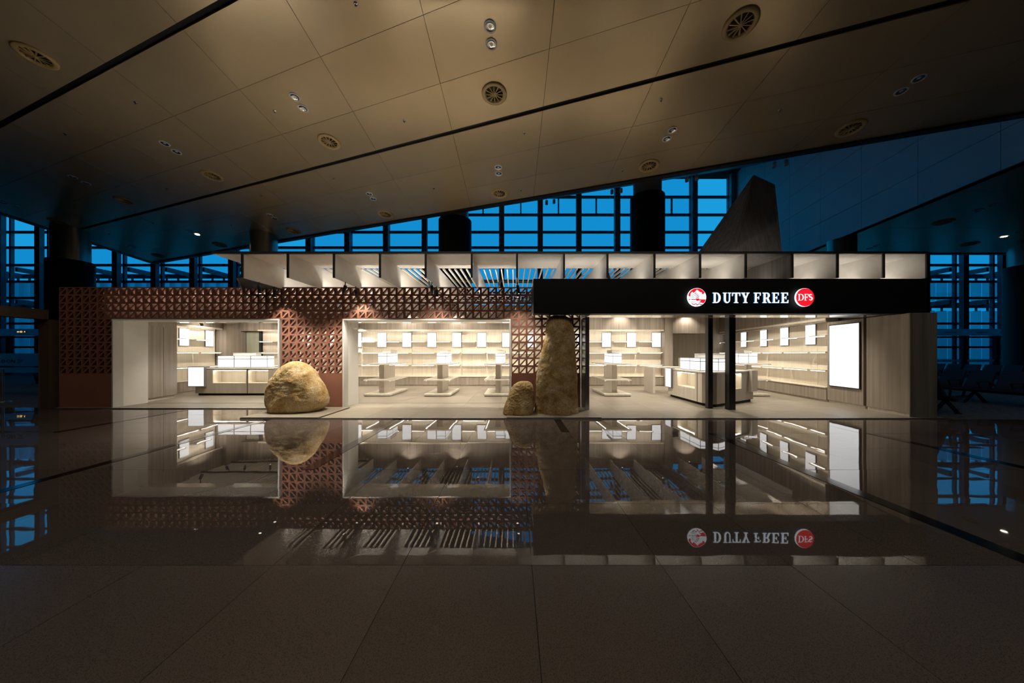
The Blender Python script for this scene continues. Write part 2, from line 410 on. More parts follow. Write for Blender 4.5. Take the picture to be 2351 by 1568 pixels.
# outside: apron, and a sunshade of hung blades
box(-160, 160, 25.3, 330, -.5, -.3).build('ground', 'apron', label='grey green airfield apron outside the glazing', kind='structure')
for xa, xb, lab in ((-46, -16.5, 'pale sunshade with hanging blades outside the glazing on the left'), (28, 46, 'pale sunshade with hanging blades outside the glazing on the right')):
    sh = thing('sunshade', lab, 'sunshade', ((xa+xb)/2, 27.5, 0), 0, 'sunshades outside the glazing')
    hw = (xb-xa)/2
    blade = box(-.32, .32, -.25, .25, 0, 1).mesh('blade', 'shade_panel')
    for zt, zb in ((7.95, 6.15), (5.35, .2)):
        box(-hw, hw, -.1, .1, zt+.15, zt+.5).build('edge_beam', 'shade_steel', sh)
        for x in bays:
            if xa < x < xb: box(-.1, .1, -2.3, 0, zt+.15, zt+.5).build('bracket_arm', 'shade_steel', sh, (x-(xa+xb)/2, 0, 0))
        n = int((xb-xa)/1.003)
        for i in range(n):
            x = -hw+.5+i*1.003
            bl = put('blade', blade, sh, (x, -.05, zb)); bl.scale = (1.45, 1, zt-.15-zb); bl.rotation_euler = (0, 0, .55)
            box(-.05, .05, -.05, .05, zt-.16, zt+.16).build('hanger', 'shade_steel', sh, (x, -.05, 0))

# ------------------------------------------------------------------ hall columns
def column(px, d, r, clad, top, lab):
    x = (px-CX)*d/F
    c = thing('column', lab, 'column', (x, d, 0), 0, 'round hall columns')
    MB().ring([(r*1.1, 0), (r*1.1, clad), (r*.95, clad)], 40).build('cladding', 'column_clad', c)
    MB().ring([(r*.9, clad-.2), (r*.9, top)], 40).build('shaft', 'column_metal', c)
column(163, 16.4, .72, 6.3, ceil_z(-23.2, 16.4)+.02, 'thick round column with black cladding behind the left end of the brick wall')
column(606, 16.6, .66, 5.9, ceil_z(-13.2, 16.6)+.02, 'bronze round column rising just above the left end of the canopy')
column(1045, 15.3, .72, 7.95, 9.3, 'black clad round column against the sky above the middle of the canopy')
column(1486, 15.3, .72, 9.1, sof_z(6.5, 15.3)-.02, 'tallest black clad round column, left of the dark pyramid')
column(1932, 15.5, .60, 5.2, LZ-.0, 'short bluish column top under the bulkhead at right')
column(2368, 15.75, .75, 5.9, LZ, 'wide dark column cut by the right edge of the photo')

# ------------------------------------------------------------------ dark timber pyramid on the roof
def W(px, py, d): return Vector(((px-CX)*d/F, d, H-(py-CY)*d/F))
A = W(1730, 402, 10.2); B = W(1778, 424, 10.9)
bz = 3.9
Cb = Vector((((1664-CX)*8.9/F), 8.9, bz)); Db = Vector((((1801-CX)*10.0/F), 10.0, bz))
Eb = Vector((((1556-CX)*10.6/F), 10.6, bz)); Gb = Vector((7.6, 12.6, bz))
py_ = MB()
o = Vector((7.2, 10.4, bz))
vs = [v-o for v in (A, B, Cb, Db, Gb, Eb)]
py_._add(vs, [(0, 2, 3, 1), (0, 5, 2), (1, 3, 4), (0, 1, 4, 5), (2, 5, 4, 3)])
pyr = py_.build('roof_pyramid', 'pyramid_boards', None, o, label='dark leaning pyramid clad in narrow vertical boards above the canopy', cat='pyramid')
# board joints as raised thin battens on the two visible faces
def lerp(a, b, t): return a+(b-a)*t
for (t0, t1, b0, b1, n) in ((A, B, Cb, Db, 12), (A, A, Eb, Cb, 11)):
    nrm = (b1-b0).cross(t0-b0).normalized()
    if nrm.y > 0: nrm = -nrm
    for i in range(n):
        m = MB(); ta, tb = i/n, (i+1)/n
        q = [lerp(b0, b1, ta)-o, lerp(b0, b1, tb-.004)-o, lerp(t0, t1, tb-.004)-o, lerp(t0, t1, ta)-o]
        if (t0-t1).length < 1e-6:
            top = t0-o; q[2] = lerp(top, q[1], .01); q[3] = lerp(top, q[0], .01)
        th = nrm*(.012+.004*(i % 2))
        m.hexa(q, [v+th for v in q]); m.build('board', 'pyramid_boards', pyr)

# ------------------------------------------------------------------ shop floor
sf = struct('shop_floor', 'beige stone shop floor raised slightly above the hall floor')
FZ = .02
b = MB(); b.box(-12.4, -4.44, 8.40, 15.8, -.01, .008); b.box(-4.44, 9.84, 7.10, 15.8, -.01, .008); b.build('screed', 'grout', sf)
tw, th = 1.0, .9
cache = {}
ny = 0
y0 = 7.10
while y0 < 15.2:
    y1 = min(y0+th, 15.8)
    x0 = -12.4
    while x0 < 9.8:
        x1 = min(x0+tw, 9.84)
        ya = y0
        if x0 < -4.5 and y0 < 8.4: ya = 8.40
        if y1-ya > .06:
            k = (round(x1-x0, 3), round(y1-ya, 3))
            if k not in cache: cache[k] = box(.0015, k[0]-.0015, .0015, k[1]-.0015, .0, .012).mesh('tile', 'shop_stone')
            put('tile', cache[k], sf, (x0, ya, .008))
        x0 = x1
    y0 = y1
m = MB(); m.box(-4.46, 9.86, 7.075, 7.10, -.01, .024); m.build('edge_trim', 'steel', sf)
box(-12.4, -6.2, 8.375, 8.40, -.01, .024).build('edge_trim', 'steel', sf)

# ------------------------------------------------------------------ breeze block wall
PW, PH, BD = .2083, .2150, .09
WY = 8.5; WT = 3.29; WX0 = -12.36
def brick_mesh():
    ow, oh = PW/2-.0012, PH/2-.0012; iw, ih = PW/2-.024, PH/2-.024; e = .0245
    # outer corners and two triangular holes; diagonal bar runs from lower left to upper right
    P = [(-ow,-oh),(ow,-oh),(ow,oh),(-ow,oh)]
    T1 = [(-iw, -ih+e*1.0), (iw-e*1.0, ih), (-iw, ih)]       # upper left hole
    T2 = [(-iw+e*1.0, -ih), (iw, -ih), (iw, ih-e*1.0)]       # lower right hole
    pts = P+T1+T2
    vs = [(x, -BD/2, z) for x, z in pts]+[(x, BD/2, z) for x, z in pts]
    ff = [(0, 7, 9, 2, 5, 4), (0, 1, 8, 7), (1, 2, 9, 8), (2, 3, 6, 5), (3, 0, 4, 6)]
    fs = list(ff)+[tuple(i+10 for i in reversed(f)) for f in ff]
    for loop in ((0,1,2,3), (4,6,5), (7,9,8)):
        n = len(loop)
        for i in range(n): fs.append((loop[i], loop[(i+1) % n], loop[(i+1) % n]+10, loop[i]+10))
    m = MB(); m._add(vs, fs); return m.mesh('brick', 'terracotta')
BM = brick_mesh()
def bricks(parent, x0, cols, rws):
    for c in cols:
        for r in rws:
            o = put('brick', BM, parent, (x0+PW*(c+.5), WY+BD/2+random.uniform(-.0015, .0015), WT-PH*(r+.5)))
            o.location.y += 0
wl = struct('wall_front_left', 'terracotta breeze block wall around the left shop opening')
bricks(wl, WX0, range(0, 29), range(0, 4)); bricks(wl, WX0, range(0, 7), range(4, 11))
ZB = WT-PH*11
box(WX0, WX0+7*PW, WY, WY+.09, 0, ZB).build('plain_panel', 'terracotta_plain', wl)
wm = struct('wall_front_middle', 'terracotta breeze block wall between the boulder and the standing stone')
bricks(wm, WX0, range(29, 59), range(0, 4)); bricks(wm, WX0, range(29, 37), range(4, 11))
box(WX0+29*PW, WX0+37*PW, WY, WY+.09, 0, ZB).build('plain_panel', 'terracotta_plain', wm)
wr = struct('wall_front_right', 'terracotta breeze block pier behind the tall standing stone')
RX0 = WX0+59*PW
bricks(wr, RX0, range(0, 9), range(0, 11))
box(RX0, RX0+9*PW, WY, WY+.09, 0, ZB).build('plain_panel', 'terracotta_plain', wr)
RX1 = RX0+9*PW
# steel end post of the pier
pe = thing('steel_post', 'slim grey steel post ending the block pier beside the standing stone', 'post', (RX1+.07, 8.05, 0))
box(-.05, .05, -.06, .55, .02, 2.42).build('shaft', 'steel', pe)
# portal linings of the two openings
OZ = 2.39
def portal(name, xa, xb, lab):
    d = struct(name, lab)
    t = .035
    for x0, x1, sg in ((xa, xa+t, 1), (xb-t, xb, -1)):
        j = box(x0, x1, WY-.03, WY+.20, .021, OZ).build('jamb', 'jamb_grey', d)
        e0, e1 = (x0, x1-.018) if sg > 0 else (x0+.018, x1)
        box(e0, e1, WY+.204, WY+.80, .021, OZ).build('reveal_panel', 'white_metal', j)
    box(xa, xb, WY-.03, WY+.55, OZ, OZ+.03).build('header', 'white_metal', d)
    box(xa+t, xb-t, WY+.55, WY+.80, OZ, OZ+.03).build('light_trough', 'mirror_soffit', d)
    box(xa+t, xb-t, WY+.74, WY+.78, .020, .026).build('floor_track', 'grey_frame', d)
    return d
portal('door_1', WX0+7*PW+.01, WX0+29*PW-.04, 'left shop opening lined in white metal')
portal('door_2', WX0+37*PW+.01, RX0-.02, 'middle shop opening lined in white metal')

# ------------------------------------------------------------------ shop side and back walls
# left: closet block of timber with two doors, then a splayed shelf wall
cl = struct('wall_shop_left', 'grey timber clad closet wall inside the left opening')
MB().prism([(-12.3, 9.32), (-11.06, 9.32), (-11.32, 10.5), (-12.42, 10.75), (-12.42, 9.32)][:5], .10, 3.2).build('core', 'wood', cl)
MB().prism([(-12.3, 9.36), (-11.10, 9.36), (-11.36, 10.46), (-12.42, 10.7)], .02, .10).build('toe_kick', 'pale_laminate', cl)
def along(p, q, t): return (p[0]+(q[0]-p[0])*t, p[1]+(q[1]-p[1])*t)
for t0, t1 in ((.02, .56), (.57, .99)):
    a, c = along((-11.06, 9.32), (-11.32, 10.5), t0), along((-11.06, 9.32), (-11.32, 10.5), t1)
    n = (.976, .215)
    dp = MB().prism([a, (a[0]+.02*n[0], a[1]+.02*n[1]), (c[0]+.02*n[0], c[1]+.02*n[1]), c], .12, 2.33).build('door_leaf', 'wood', cl)
    if t0 < .1: box(-.012, .03, -.015, .015, 1.05, 1.22).build('handle', 'white_metal', dp, (a[0]+.04, a[1]+.03, 0))
box(-12.40, -11.04, 9.26, 9.31, .02, 3.2).build('side_return', 'white_metal', cl)
box(-12.38, -11.0, 8.75, 8.80, 0.0, 3.25).build('screen_backing', 'shell_dark', cl)
MB().prism([(-12.44, 8.62), (-12.38, 8.62), (-12.44, 11.0), (-12.86, 13.4), (-13.0, 14.5), (-13.1, 14.5)], 0, 3.28).build('outer_skin', 'shell_dark', cl)

# shelf unit: x along the wall, front towards -y
def shelf_unit(name, lab, loc, rz, w, boxes, kind_group, top_shelves=None):
    u = thing(name, lab, 'shelving', loc, rz, kind_group)
    box(0, w, 0, .04, .46, 2.56).build('back_panel', 'beige_panel', u)
    box(0, w, -.26, .04, .08, .445).build('plinth', 'wood', u)
    box(0, w, -.23, .04, .02, .08).build('toe_kick', 'taupe_laminate', u)
    box(0, w, -.285, .04, .445, .47).build('ledge', 'beige_panel', u)
    box(0, w, -.285, -.265, 2.49, 2.56).build('added_lamp_lip', 'beige_panel', u)  # added lip, only there to hide the fill lamp behind it
    al = bpy.data.lights.new('added_fill_lamp', 'AREA'); al.shape = 'RECTANGLE'; al.size = w*.9; al.size_y = .03; al.energy = 1.8*w; al.color = (1, .91, .78)  # added lamp under the bulkhead, evens out light on the shelf wall
    ao = bpy.data.objects.new('added_fill_lamp', al); COL.objects.link(ao); ao.parent = u; ao.location = (w/2, -.225, 2.53); ao.rotation_euler = (.30, 0, 0)
    segs = []
    if top_shelves is None:
        prev = 0
        for bx in boxes:
            segs.append((prev+.01, bx-.225, 2.03)); prev = bx+.21
        if not boxes: segs.append((.02, w-.02, 2.03))
        elif w-prev > .3: segs.append((prev+.01, w-.01, 2.03))
    n = max(1, round(w/1.15))
    for z in (1.53, .97):
        for i in range(n): segs.append((w*i/n+.025, w*(i+1)/n-.025, z))
    for a, c, z in segs:
        s = box(a, c, -.27, 0, z-.016, z+.016).build('shelf', 'pale_laminate', u)
        box(a+.06, c-.06, -.262, -.235, z-.030, z-.0165).build('led_strip', 'led_warm', s)
    for bx in boxes:
        f = box(bx-.215, bx+.215, -.035, -.001, 1.77, 2.44).build('light_box', 'grey_frame', u)
        box(bx-.2, bx+.2, -.040, -.0355, 1.785, 2.425).build('backlit_panel', 'box_white', f)
    return u
UW = 2.275; U0 = -4.65
lefts = {-3: 'beige lit wall shelving hidden mostly behind the left counter', -2: 'beige lit wall shelving behind the left block pier',
         -1: 'beige lit wall shelving at the left end of the middle opening', 0: 'beige lit wall shelving left of centre in the middle opening',
         1: 'beige lit wall shelving right of centre in the middle opening', 2: 'beige lit wall shelving behind the standing stone',
         3: 'beige lit wall shelving just right of the steel post', 4: 'beige lit wall shelving ending at the timber pier'}
BY = 14.30
for k in range(-3, 5):
    shelf_unit('wall_shelving', lefts[k], (U0+UW*k, BY, 0), 0, UW-.012, [.905, 2.04], 'back wall shelving units')
wb = struct('wall_shop_back', 'rear shop wall with a grey timber bulkhead above the shelves')
for k in range(-3, 5):
    box(U0+UW*k, U0+UW*(k+1)-.006, BY-.28, BY+.06, 2.56, 3.65).build('bulkhead_board', 'wood', wb)
box(-12.9, U0+UW*5, BY+.045, BY+.2, 0, 3.66).build('core', 'shell_dark', wb)
# rear wall of the left bay: timber, glazed cabinet door
box(-12.95, -12.25, BY-.25, BY+.04, .02, 3.28).build('timber_panel', 'wood', wb)
box(-12.24, U0-3*UW, BY-.28, BY+.04, 2.5, 3.28).build('timber_panel', 'wood', wb)
gd = struct('door_3', 'glazed stockroom door with a dark frame at the back of the left bay')
xe = U0-3*UW
box(-12.22, xe-.10, BY-.06, BY-.03, .02, 2.48).build('glass_leaf', 'clear_glass', gd)
box(-12.22, xe-.10, BY+.0, BY+.04, .02, 2.48).build('inner_panel', 'beige_panel', gd)
box(xe-.10, xe-.02, BY-.10, BY-.02, .02, 2.48).build('frame', 'black_steel', gd)
# left splayed shelf wall
LA = -math.atan2(.30, 2.2)
def wall_rz(dx, dy): return math.atan2(dy, dx)
lp, lq = (-12.36, 11.10), (-12.74, 13.35)
shelf_unit('wall_shelving', 'beige lit wall shelving on the splayed side wall of the left bay', (lp[0], lp[1], 0), wall_rz(lq[0]-lp[0], lq[1]-lp[1]), 2.26, [.72, 1.92], 'side wall shelving units')
ls = struct('wall_shop_side', 'timber bulkhead and pilaster above the side shelves of the left bay', (lp[0], lp[1], 0), wall_rz(lq[0]-lp[0], lq[1]-lp[1]))
box(-.55, 2.26, -.27, .05, 2.56, 3.27).build('bulkhead', 'wood', ls)
box(-.62, -.01, -.02, .05, .02, 2.56).build('pilaster', 'wood', ls)
box(-12.76, -12.30, 13.38, 14.0, .02, 3.27).build('timber_pier', 'wood', wb)
# open slat ceiling over the left bay
cb = struct('ceiling_bay', 'open slat ceiling over the left shop bay')
sl_ = box(-.016, .016, 8.75, 14.4, 3.225, 3.28).mesh('slat', 'slat_white')
for i in range(37): put('slat', sl_, cb, (-12.38+.1625*i, 0, 0))
for y in (10.0, 12.3, 13.62): box(-12.4, -6.4, y-.03, y+.03, 3.17, 3.224).build('carrier_beam', 'black_steel', cb)

# right: timber pier, recess, splayed right wall
wq = struct('wall_shop_recess', 'grey timber pier and recessed timber alcove at the back right')
ex = U0+UW*5
box(ex, ex+.36, 13.95, 15.7, .02, 3.65).build('pier', 'wood', wq)
box(ex+.36, 10.75, 15.62, 15.75, .02, 3.65).build('alcove_back', 'wood', wq)
box(ex+.36, 9.05, 14.75, 15.62, 2.44, 3.65).build('alcove_bulkhead', 'wood', wq)
RWX = lambda y: 8.353+.14*y
rn = math.hypot(.14, 1)
RA = math.atan2(-1, -.14)           # along the wall from the back towards the viewer
yb_ = 15.9
def rw_at(s): return (RWX(yb_)-.14/rn*s, yb_-s/rn)       # s metres from the back end
def s_of(y): return (yb_-y)*rn
ws = struct('wall_shop_right', 'splayed timber right wall of the shop with a thick end', (RWX(yb_), yb_, 0), RA)
s0, s1, s2, s3 = s_of(9.38), s_of(8.27), s_of(8.20), s_of(7.19)
box(0, s0, -.28, .06, 2.44, 3.65).build('bulkhead', 'wood', ws)
box(s0, s1, -.24, .3, .10, 2.42).build('screen_surround', 'wood', ws)
box(s0, s1, -.20, .3, .02, .10).build('toe_kick', 'pale_laminate', ws)
box(s1, s2, -.14, .3, .02, 2.42).build('shadow_groove', 'black_matte', ws)
box(s2, s3, -.23, .28, .10, 2.42).build('end_panel', 'wood', ws)
box(s2, s3-.02, -.20, .26, .02, .10).build('toe_kick', 'pale_laminate', ws)
box(s3, s3+.02, -.235, .29, .02, 2.42).build('end_cap', 'wood_dark', ws)
box(0, s2, .05, .2, 0, 3.66).build('core', 'shell_dark', ws)
box(s0-1.2, s2, -.2, .2, 2.44, 3.4).build('upper_wall', 'wood', ws) if False else None
rl = [(s_of(15.75), s_of(14.0)), (s_of(14.0), s_of(12.38)), (s_of(12.38), s_of(10.06)), (s_of(10.06), s_of(9.385))]
rlab = ['beige lit wall shelving deepest on the right wall by the alcove', 'beige lit wall shelving in the rear half of the right wall',
        'beige lit wall shelving in the front half of the right wall with two light boxes', 'narrow beige lit wall shelving beside the big backlit screen']
bxs = [[], [], [], []]
for yc in (15.25, 14.0+.02, 12.72, 11.49, 10.29):
    sc_ = s_of(yc)
    for i, (a, c) in enumerate(rl):
        if a <= sc_-.2 and sc_+.2 <= c+.03: bxs[i].append(min(sc_, c-.22)-a); break
rl2 = [(s_of(15.75), s_of(13.55)), (s_of(13.55), s_of(11.0)), (s_of(11.0), s_of(9.385))]
rl = [(s_of(15.75), s_of(14.75)), (s_of(14.75), s_of(12.40)), (s_of(12.40), s_of(10.06)), (s_of(10.06), s_of(9.385))]
bxs = [[.49], [s_of(14.0)-rl[1][0], s_of(12.65)-rl[1][0]], [s_of(11.49)-rl[2][0], s_of(10.30)-rl[2][0]], []]
for (a, c), lab, bb in zip(rl, rlab, bxs):
    p = rw_at(a)
    shelf_unit('wall_shelving', lab, (p[0], p[1], 0), RA, c-a-.008, bb, 'right wall shelving units')
# big backlit screen
p = rw_at(s_of(9.28))
bs = thing('backlit_screen', 'tall white backlit screen on the timber right wall', 'screen', (p[0], p[1], 0), RA)
sw = s_of(8.33)-s_of(9.28)
box(0, sw, -.275, -.241, .52, 2.33).build('frame', 'black_steel', bs)
box(.025, sw-.025, -.281, -.2755, .545, 2.305).build('backlit_panel', 'poster_white', bs)

# ------------------------------------------------------------------ canopy
CF = 7.25
cz1, cz0 = 3.852, 3.246
cn = thing('canopy', 'long white canopy of upright fins, roof strip and pale ceiling slats over the shop', 'canopy', (1.6, CF, 0))
ox = 1.6
box(-7.02-ox, 9.62-ox, 0, .06, 3.80, cz1).build('front_bar', 'black_steel', cn)
FX = [(px-CX)*CF/F for px in (555, 660, 766, 872, 977, 1083, 1187, 1295, 1395, 1503, 1608, 1713, 1820, 1924, 2030, 2130)]
fin = box(-.012, .012, .03, 7.05, cz0, 3.80).mesh('fin', 'canopy_white')
finf = box(-.022, .022, 0, .03, cz0-.005, 3.80).mesh('fin_edge', 'black_steel')
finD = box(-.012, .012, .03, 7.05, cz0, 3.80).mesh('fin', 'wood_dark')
for x in FX:
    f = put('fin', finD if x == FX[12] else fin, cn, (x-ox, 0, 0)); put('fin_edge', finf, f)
xa = [-7.02]+FX[1:]
for i, (x0, x1) in enumerate(zip(xa[:-1], xa[1:])):
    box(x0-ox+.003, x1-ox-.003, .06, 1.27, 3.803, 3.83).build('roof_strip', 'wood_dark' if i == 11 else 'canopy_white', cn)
# roof over the right end (beneath the pyramid) is closed
n = 0
x = FX[0]+.08
slat = box(-.016, .016, 1.27, 7.05, 3.775, 3.83).mesh('slat', 'slat_white')
while x < FX[-1]:
    put('slat', slat, cn, (x-ox, 0, 0)); x += .159; n += 1
for y in (3.0, 5.0, 6.95):
    box(FX[0]-ox, FX[-1]-ox, y-.03, y+.03, 3.835, 3.90).build('cross_beam', 'black_steel', cn)
# black beam under the first fin
bb_ = thing('black_soffit', 'black steel soffit plate under the left tip of the canopy', 'soffit', (-6.5, 8.0, 3.245))
MB().prism([(.08, -.75), (.17, -.75), (.17, .48), (-.87, .48)], 0, .02).build('plate', 'black_matte', bb_)
MB().bar((.085, -.75, -.012), (-.865, .48, -.012), .02, .03).build('edge_bar', 'black_steel', bb_)

# ------------------------------------------------------------------ fascia sign
sg = thing('shop_sign', 'long black fascia with glowing DUTY FREE letters and two round emblems', 'sign', (5.05, 7.30, 2.415))
SX0, SX1, SH = .457-5.05, 9.63-5.05, .813
box(SX0, SX1, 0, .30, 0, SH).build('fascia_box', 'sign_black', sg)
box(SX0, SX1-.02, .30, .98, .02, .06).build('soffit', 'mirror_soffit', sg)
box(SX0, SX1-.02, .30, .98, .06, SH-.1).build('rear_box', 'sign_black', sg)
box(SX1, SX1+.22, .02, .5, -.01, .02).build('end_plate', 'black_steel', sg)
def arc(cx, cy, rx, ry, a0, a1, n=12):
    return [(cx+rx*math.cos(math.radians(a0+(a1-a0)*i/n)), cy+ry*math.sin(math.radians(a0+(a1-a0)*i/n))) for i in range(n+1)]
GLY = {
 'D': [[(0,0)]+arc(.42,.5,.42,.5,-90,90)+[(0,1),(0,.93),(.11,.91),(.11,.09),(0,.07)], [(.33,.09),(.33,.91)]+arc(.40,.5,.21,.41,90,-90)],
 'U': [[(0,1),(0,.93),(.10,.91)]+arc(.425,.32,.325,.335,180,360)+[(.75,.91),(.86,.93),(.86,1),(.52,1),(.52,.93),(.63,.91)]+arc(.47,.32,.16,.22,0,-180)+[(.31,.91),(.42,.93),(.42,1)]],
 'T': [[(0,.66),(0,1),(.84,1),(.84,.66),(.77,.66),(.71,.9),(.525,.9),(.525,.09),(.64,.07),(.64,0),(.20,0),(.20,.07),(.315,.09),(.315,.9),(.13,.9),(.07,.66)]],
 'Y': [[(0,1),(.42,1),(.42,.93),(.33,.91),(.48,.58),(.62,.91),(.53,.93),(.53,1),(.86,1),(.86,.93),(.77,.91),(.545,.42),(.545,.09),(.66,.07),(.66,0),(.22,0),(.22,.07),(.335,.09),(.335,.42),(.09,.91),(0,.93)]],
 'F': [[(0,0),(0,.07),(.1,.09),(.1,.91),(0,.93),(0,1),(.72,1),(.72,.70),(.65,.70),(.6,.91),(.31,.91),(.31,.55),(.46,.55),(.49,.66),(.55,.66),(.55,.34),(.49,.34),(.46,.46),(.31,.46),(.31,.09),(.42,.07),(.42,0)]],
 'E': [[(0,0),(0,.07),(.1,.09),(.1,.91),(0,.93),(0,1),(.72,1),(.72,.72),(.65,.72),(.6,.91),(.31,.91),(.31,.56),(.46,.56),(.49,.67),(.55,.67),(.55,.35),(.49,.35),(.46,.47),(.31,.47),(.31,.09),(.62,.09),(.69,.3),(.76,.3),(.75,0)]],
 'R': [[(0,0),(0,.07),(.1,.09),(.1,.91),(0,.93),(0,1)]+arc(.46,.73,.27,.27,90,-62)+[(.76,.09),(.86,.07),(.86,0),(.60,0),(.39,.43),(.31,.43),(.31,.09),(.42,.07),(.42,0)], [(.31,.52)]+arc(.42,.715,.11,.195,-90,90)+[(.31,.91)]],
 'O': [arc(.45,.5,.45,.5,0,360,28)[:-1], arc(.45,.5,.27,.33,0,360,28)[:-1]],
 'N': [[(0,0),(0,1),(.24,1),(.64,.36),(.64,1),(.84,1),(.84,0),(.6,0),(.2,.64),(.2,0)]],
}
def stroke(pts, ws):
    L, R = [], []
    for i, (x, y) in enumerate(pts):
        a = pts[max(0, i-1)]; c = pts[min(len(pts)-1, i+1)]
        dx, dy = c[0]-a[0], c[1]-a[1]; l = math.hypot(dx, dy) or 1
        w = ws[i]/2 if isinstance(ws, list) else ws/2
        L.append((x-dy/l*w, y+dx/l*w)); R.append((x+dy/l*w, y-dx/l*w))
    return L+R[::-1]
sp_ = arc(.34,.74,.24,.20,20,270,10)+arc(.34,.28,.26,.22,85,-160,10)
GLY['S'] = [stroke(sp_, [.07]+[.07+.13*math.sin(math.pi*i/(len(sp_)-1)) for i in range(1, len(sp_)-1)]+[.07])]
def glyph(loops, sx, sy, ext, mat, name, parent, loc, side=None):
    cu = bpy.data.curves.new(name, 'CURVE'); cu.dimensions = '2D'; cu.fill_mode = 'BOTH'; cu.extrude = ext/2
    for lp_ in loops:
        s = cu.splines.new('POLY'); s.points.add(len(lp_)-1); s.use_cyclic_u = True
        for q, (x, y) in zip(s.points, lp_): q.co = (x*sx, y*sy, 0, 1)
    t = bpy.data.objects.new('tmp', cu); COL.objects.link(t)
    me = bpy.data.meshes.new_from_object(t.evaluated_get(bpy.context.evaluated_depsgraph_get()))
    bpy.data.objects.remove(t); bpy.data.curves.remove(cu)
    me.materials.clear(); me.materials.append(MATS[mat])
    if side:
        me.materials.append(MATS[side])
        for p_ in me.polygons:
            if p_.normal.z < .5: p_.material_index = 1
    me.transform(Matrix.Rotation(math.pi/2, 4, 'X'))
    o = put(name, me, parent, loc); return o
def sxz(px, py, d=7.25): return (px-CX)*d/F-5.05, H-(py-CY)*d/F-2.415
LY = -.055
for ch, xa_, xb_ in (('D',1636.5,1655),('U',1660,1679),('T',1681,1700),('Y',1702,1721),('F',1731,1747),('R',1751,1770.8),('E',1773,1789.3),('E',1793.4,1810.6)):
    x0_, z0_ = sxz(xa_, 695.6); x1_, z1_ = sxz(xb_, 671.6)
    wmax = max(p[0] for lp_ in GLY[ch] for p in lp_)
    glyph(GLY[ch], (x1_-x0_)/wmax, z1_-z0_, .022, 'sign_white', 'letter', sg, (x0_, LY+.018, z0_), 'sign_rim')
# round red emblem with DFS
ex_, ez_ = sxz(1846.5, 683)
R_ = .213
em = MB().ring([(R_, 0), (R_, .035)], 56, (0, 0, 0), True, True, 'y').build('round_emblem', 'sign_white', sg, (ex_, LY-.012, ez_))
MB().ring([(R_*.975, 0), (R_*.975, .004)], 56, (.004, 0, 0), True, True, 'y').build('red_face', 'sign_red', em, (0, -.0045, 0))
for ch, xa_, xb_ in (('D',1830,1843.5),('F',1844.6,1854),('S',1854.8,1863.5)):
    x0_, z0_ = sxz(xa_, 690.2); x1_, z1_ = sxz(xb_, 675.4)
    wmax = max(p[0] for lp_ in GLY[ch] for p in lp_); wmin = min(p[0] for lp_ in GLY[ch] for p in lp_)
    thin = GLY[ch]
    if ch == 'D': thin = [[(0,0)]+arc(.40,.5,.44,.5,-90,90)+[(0,1),(0,.95),(.11,.93),(.11,.07),(0,.05)], [(.25,.06),(.25,.94)]+arc(.38,.5,.29,.44,90,-90)]
    if ch == 'F': thin = [[(0,0),(0,.05),(.1,.07),(.1,.93),(0,.95),(0,1),(.72,1),(.72,.74),(.67,.74),(.62,.93),(.24,.93),(.24,.54),(.46,.54),(.50,.64),(.54,.64),(.54,.36),(.50,.36),(.46,.47),(.24,.47),(.24,.07),(.38,.05),(.38,0)]]
    glyph(thin, (x1_-x0_)/(wmax-wmin), z1_-z0_, .004, 'sign_white', 'letter', em, (x0_-ex_-wmin*(x1_-x0_)/(wmax-wmin), -.0075, z0_-ez_))
# round emblem with junk boat before hills
jx_, jz_ = sxz(1599.3, 682.6)
jm = MB().ring([(R_, 0), (R_, .035)], 56, (0, 0, 0), True, True, 'y').build('round_emblem', 'sign_white', sg, (jx_, LY-.012, jz_))
def J(p): return ((p[0]-705)/505*R_, (785-p[1])/505*R_)
def jarc(a0, a1, n=18, r=.965): return [(705+505*r*math.cos(math.radians(a)), 785-505*r*math.sin(math.radians(a))) for a in [a0+(a1-a0)*i/n for i in range(n+1)]]
def jpoly(pts, mat, name, dy=-.0025): glyph([[J(p) for p in pts]], 1, 1, .003, mat, name, jm, (0, dy, 0))
jpoly(jarc(168, 31)+[(1115,545),(1020,640),(985,600),(950,570),(990,520),(900,515),(830,470),(705,370),(640,430),(525,550),(430,485),(340,600),(345,700),(310,765)], 'sign_red', 'red_sky')
jpoly([(640,860),(810,850),(825,905),(1185,905)]+jarc(-14,-42,8)+[(1000,1105),(910,1070),(800,1105),(780,1100),(920,980),(850,960),(760,975),(680,1000),(660,925),(640,930)], 'sign_red', 'red_water')
for q in ([(555,605),(640,530),(680,545),(590,622)], [(598,680),(715,585),(745,612),(612,695)], [(612,738),(772,655),(792,692),(625,750)], [(622,802),(798,742),(818,792),(640,818)],
          [(245,888),(330,888),(330,926),(245,926)], [(385,888),(640,888),(640,926),(385,926)]):
    jpoly(q, 'sign_crimson', 'sail_stripe')
wave = [(420+580*i/24, 1172+26*math.cos(i/24*2*math.pi*2.9+math.pi*.9)) for i in range(25)]
jpoly(stroke(wave, 38), 'sign_crimson', 'wave_line')
jpoly([(640,1262),(700,1235),(760,1262),(705,1275)], 'sign_crimson', 'wave_line')
for a, c in (((385,690),(560,615)), ((385,765),(590,690)), ((370,832),(615,792)), ((350,1100),(700,1090)), ((380,1025),(640,1015))):
    jpoly(stroke([a, c], 16), 'grey_frame', 'sail_line')

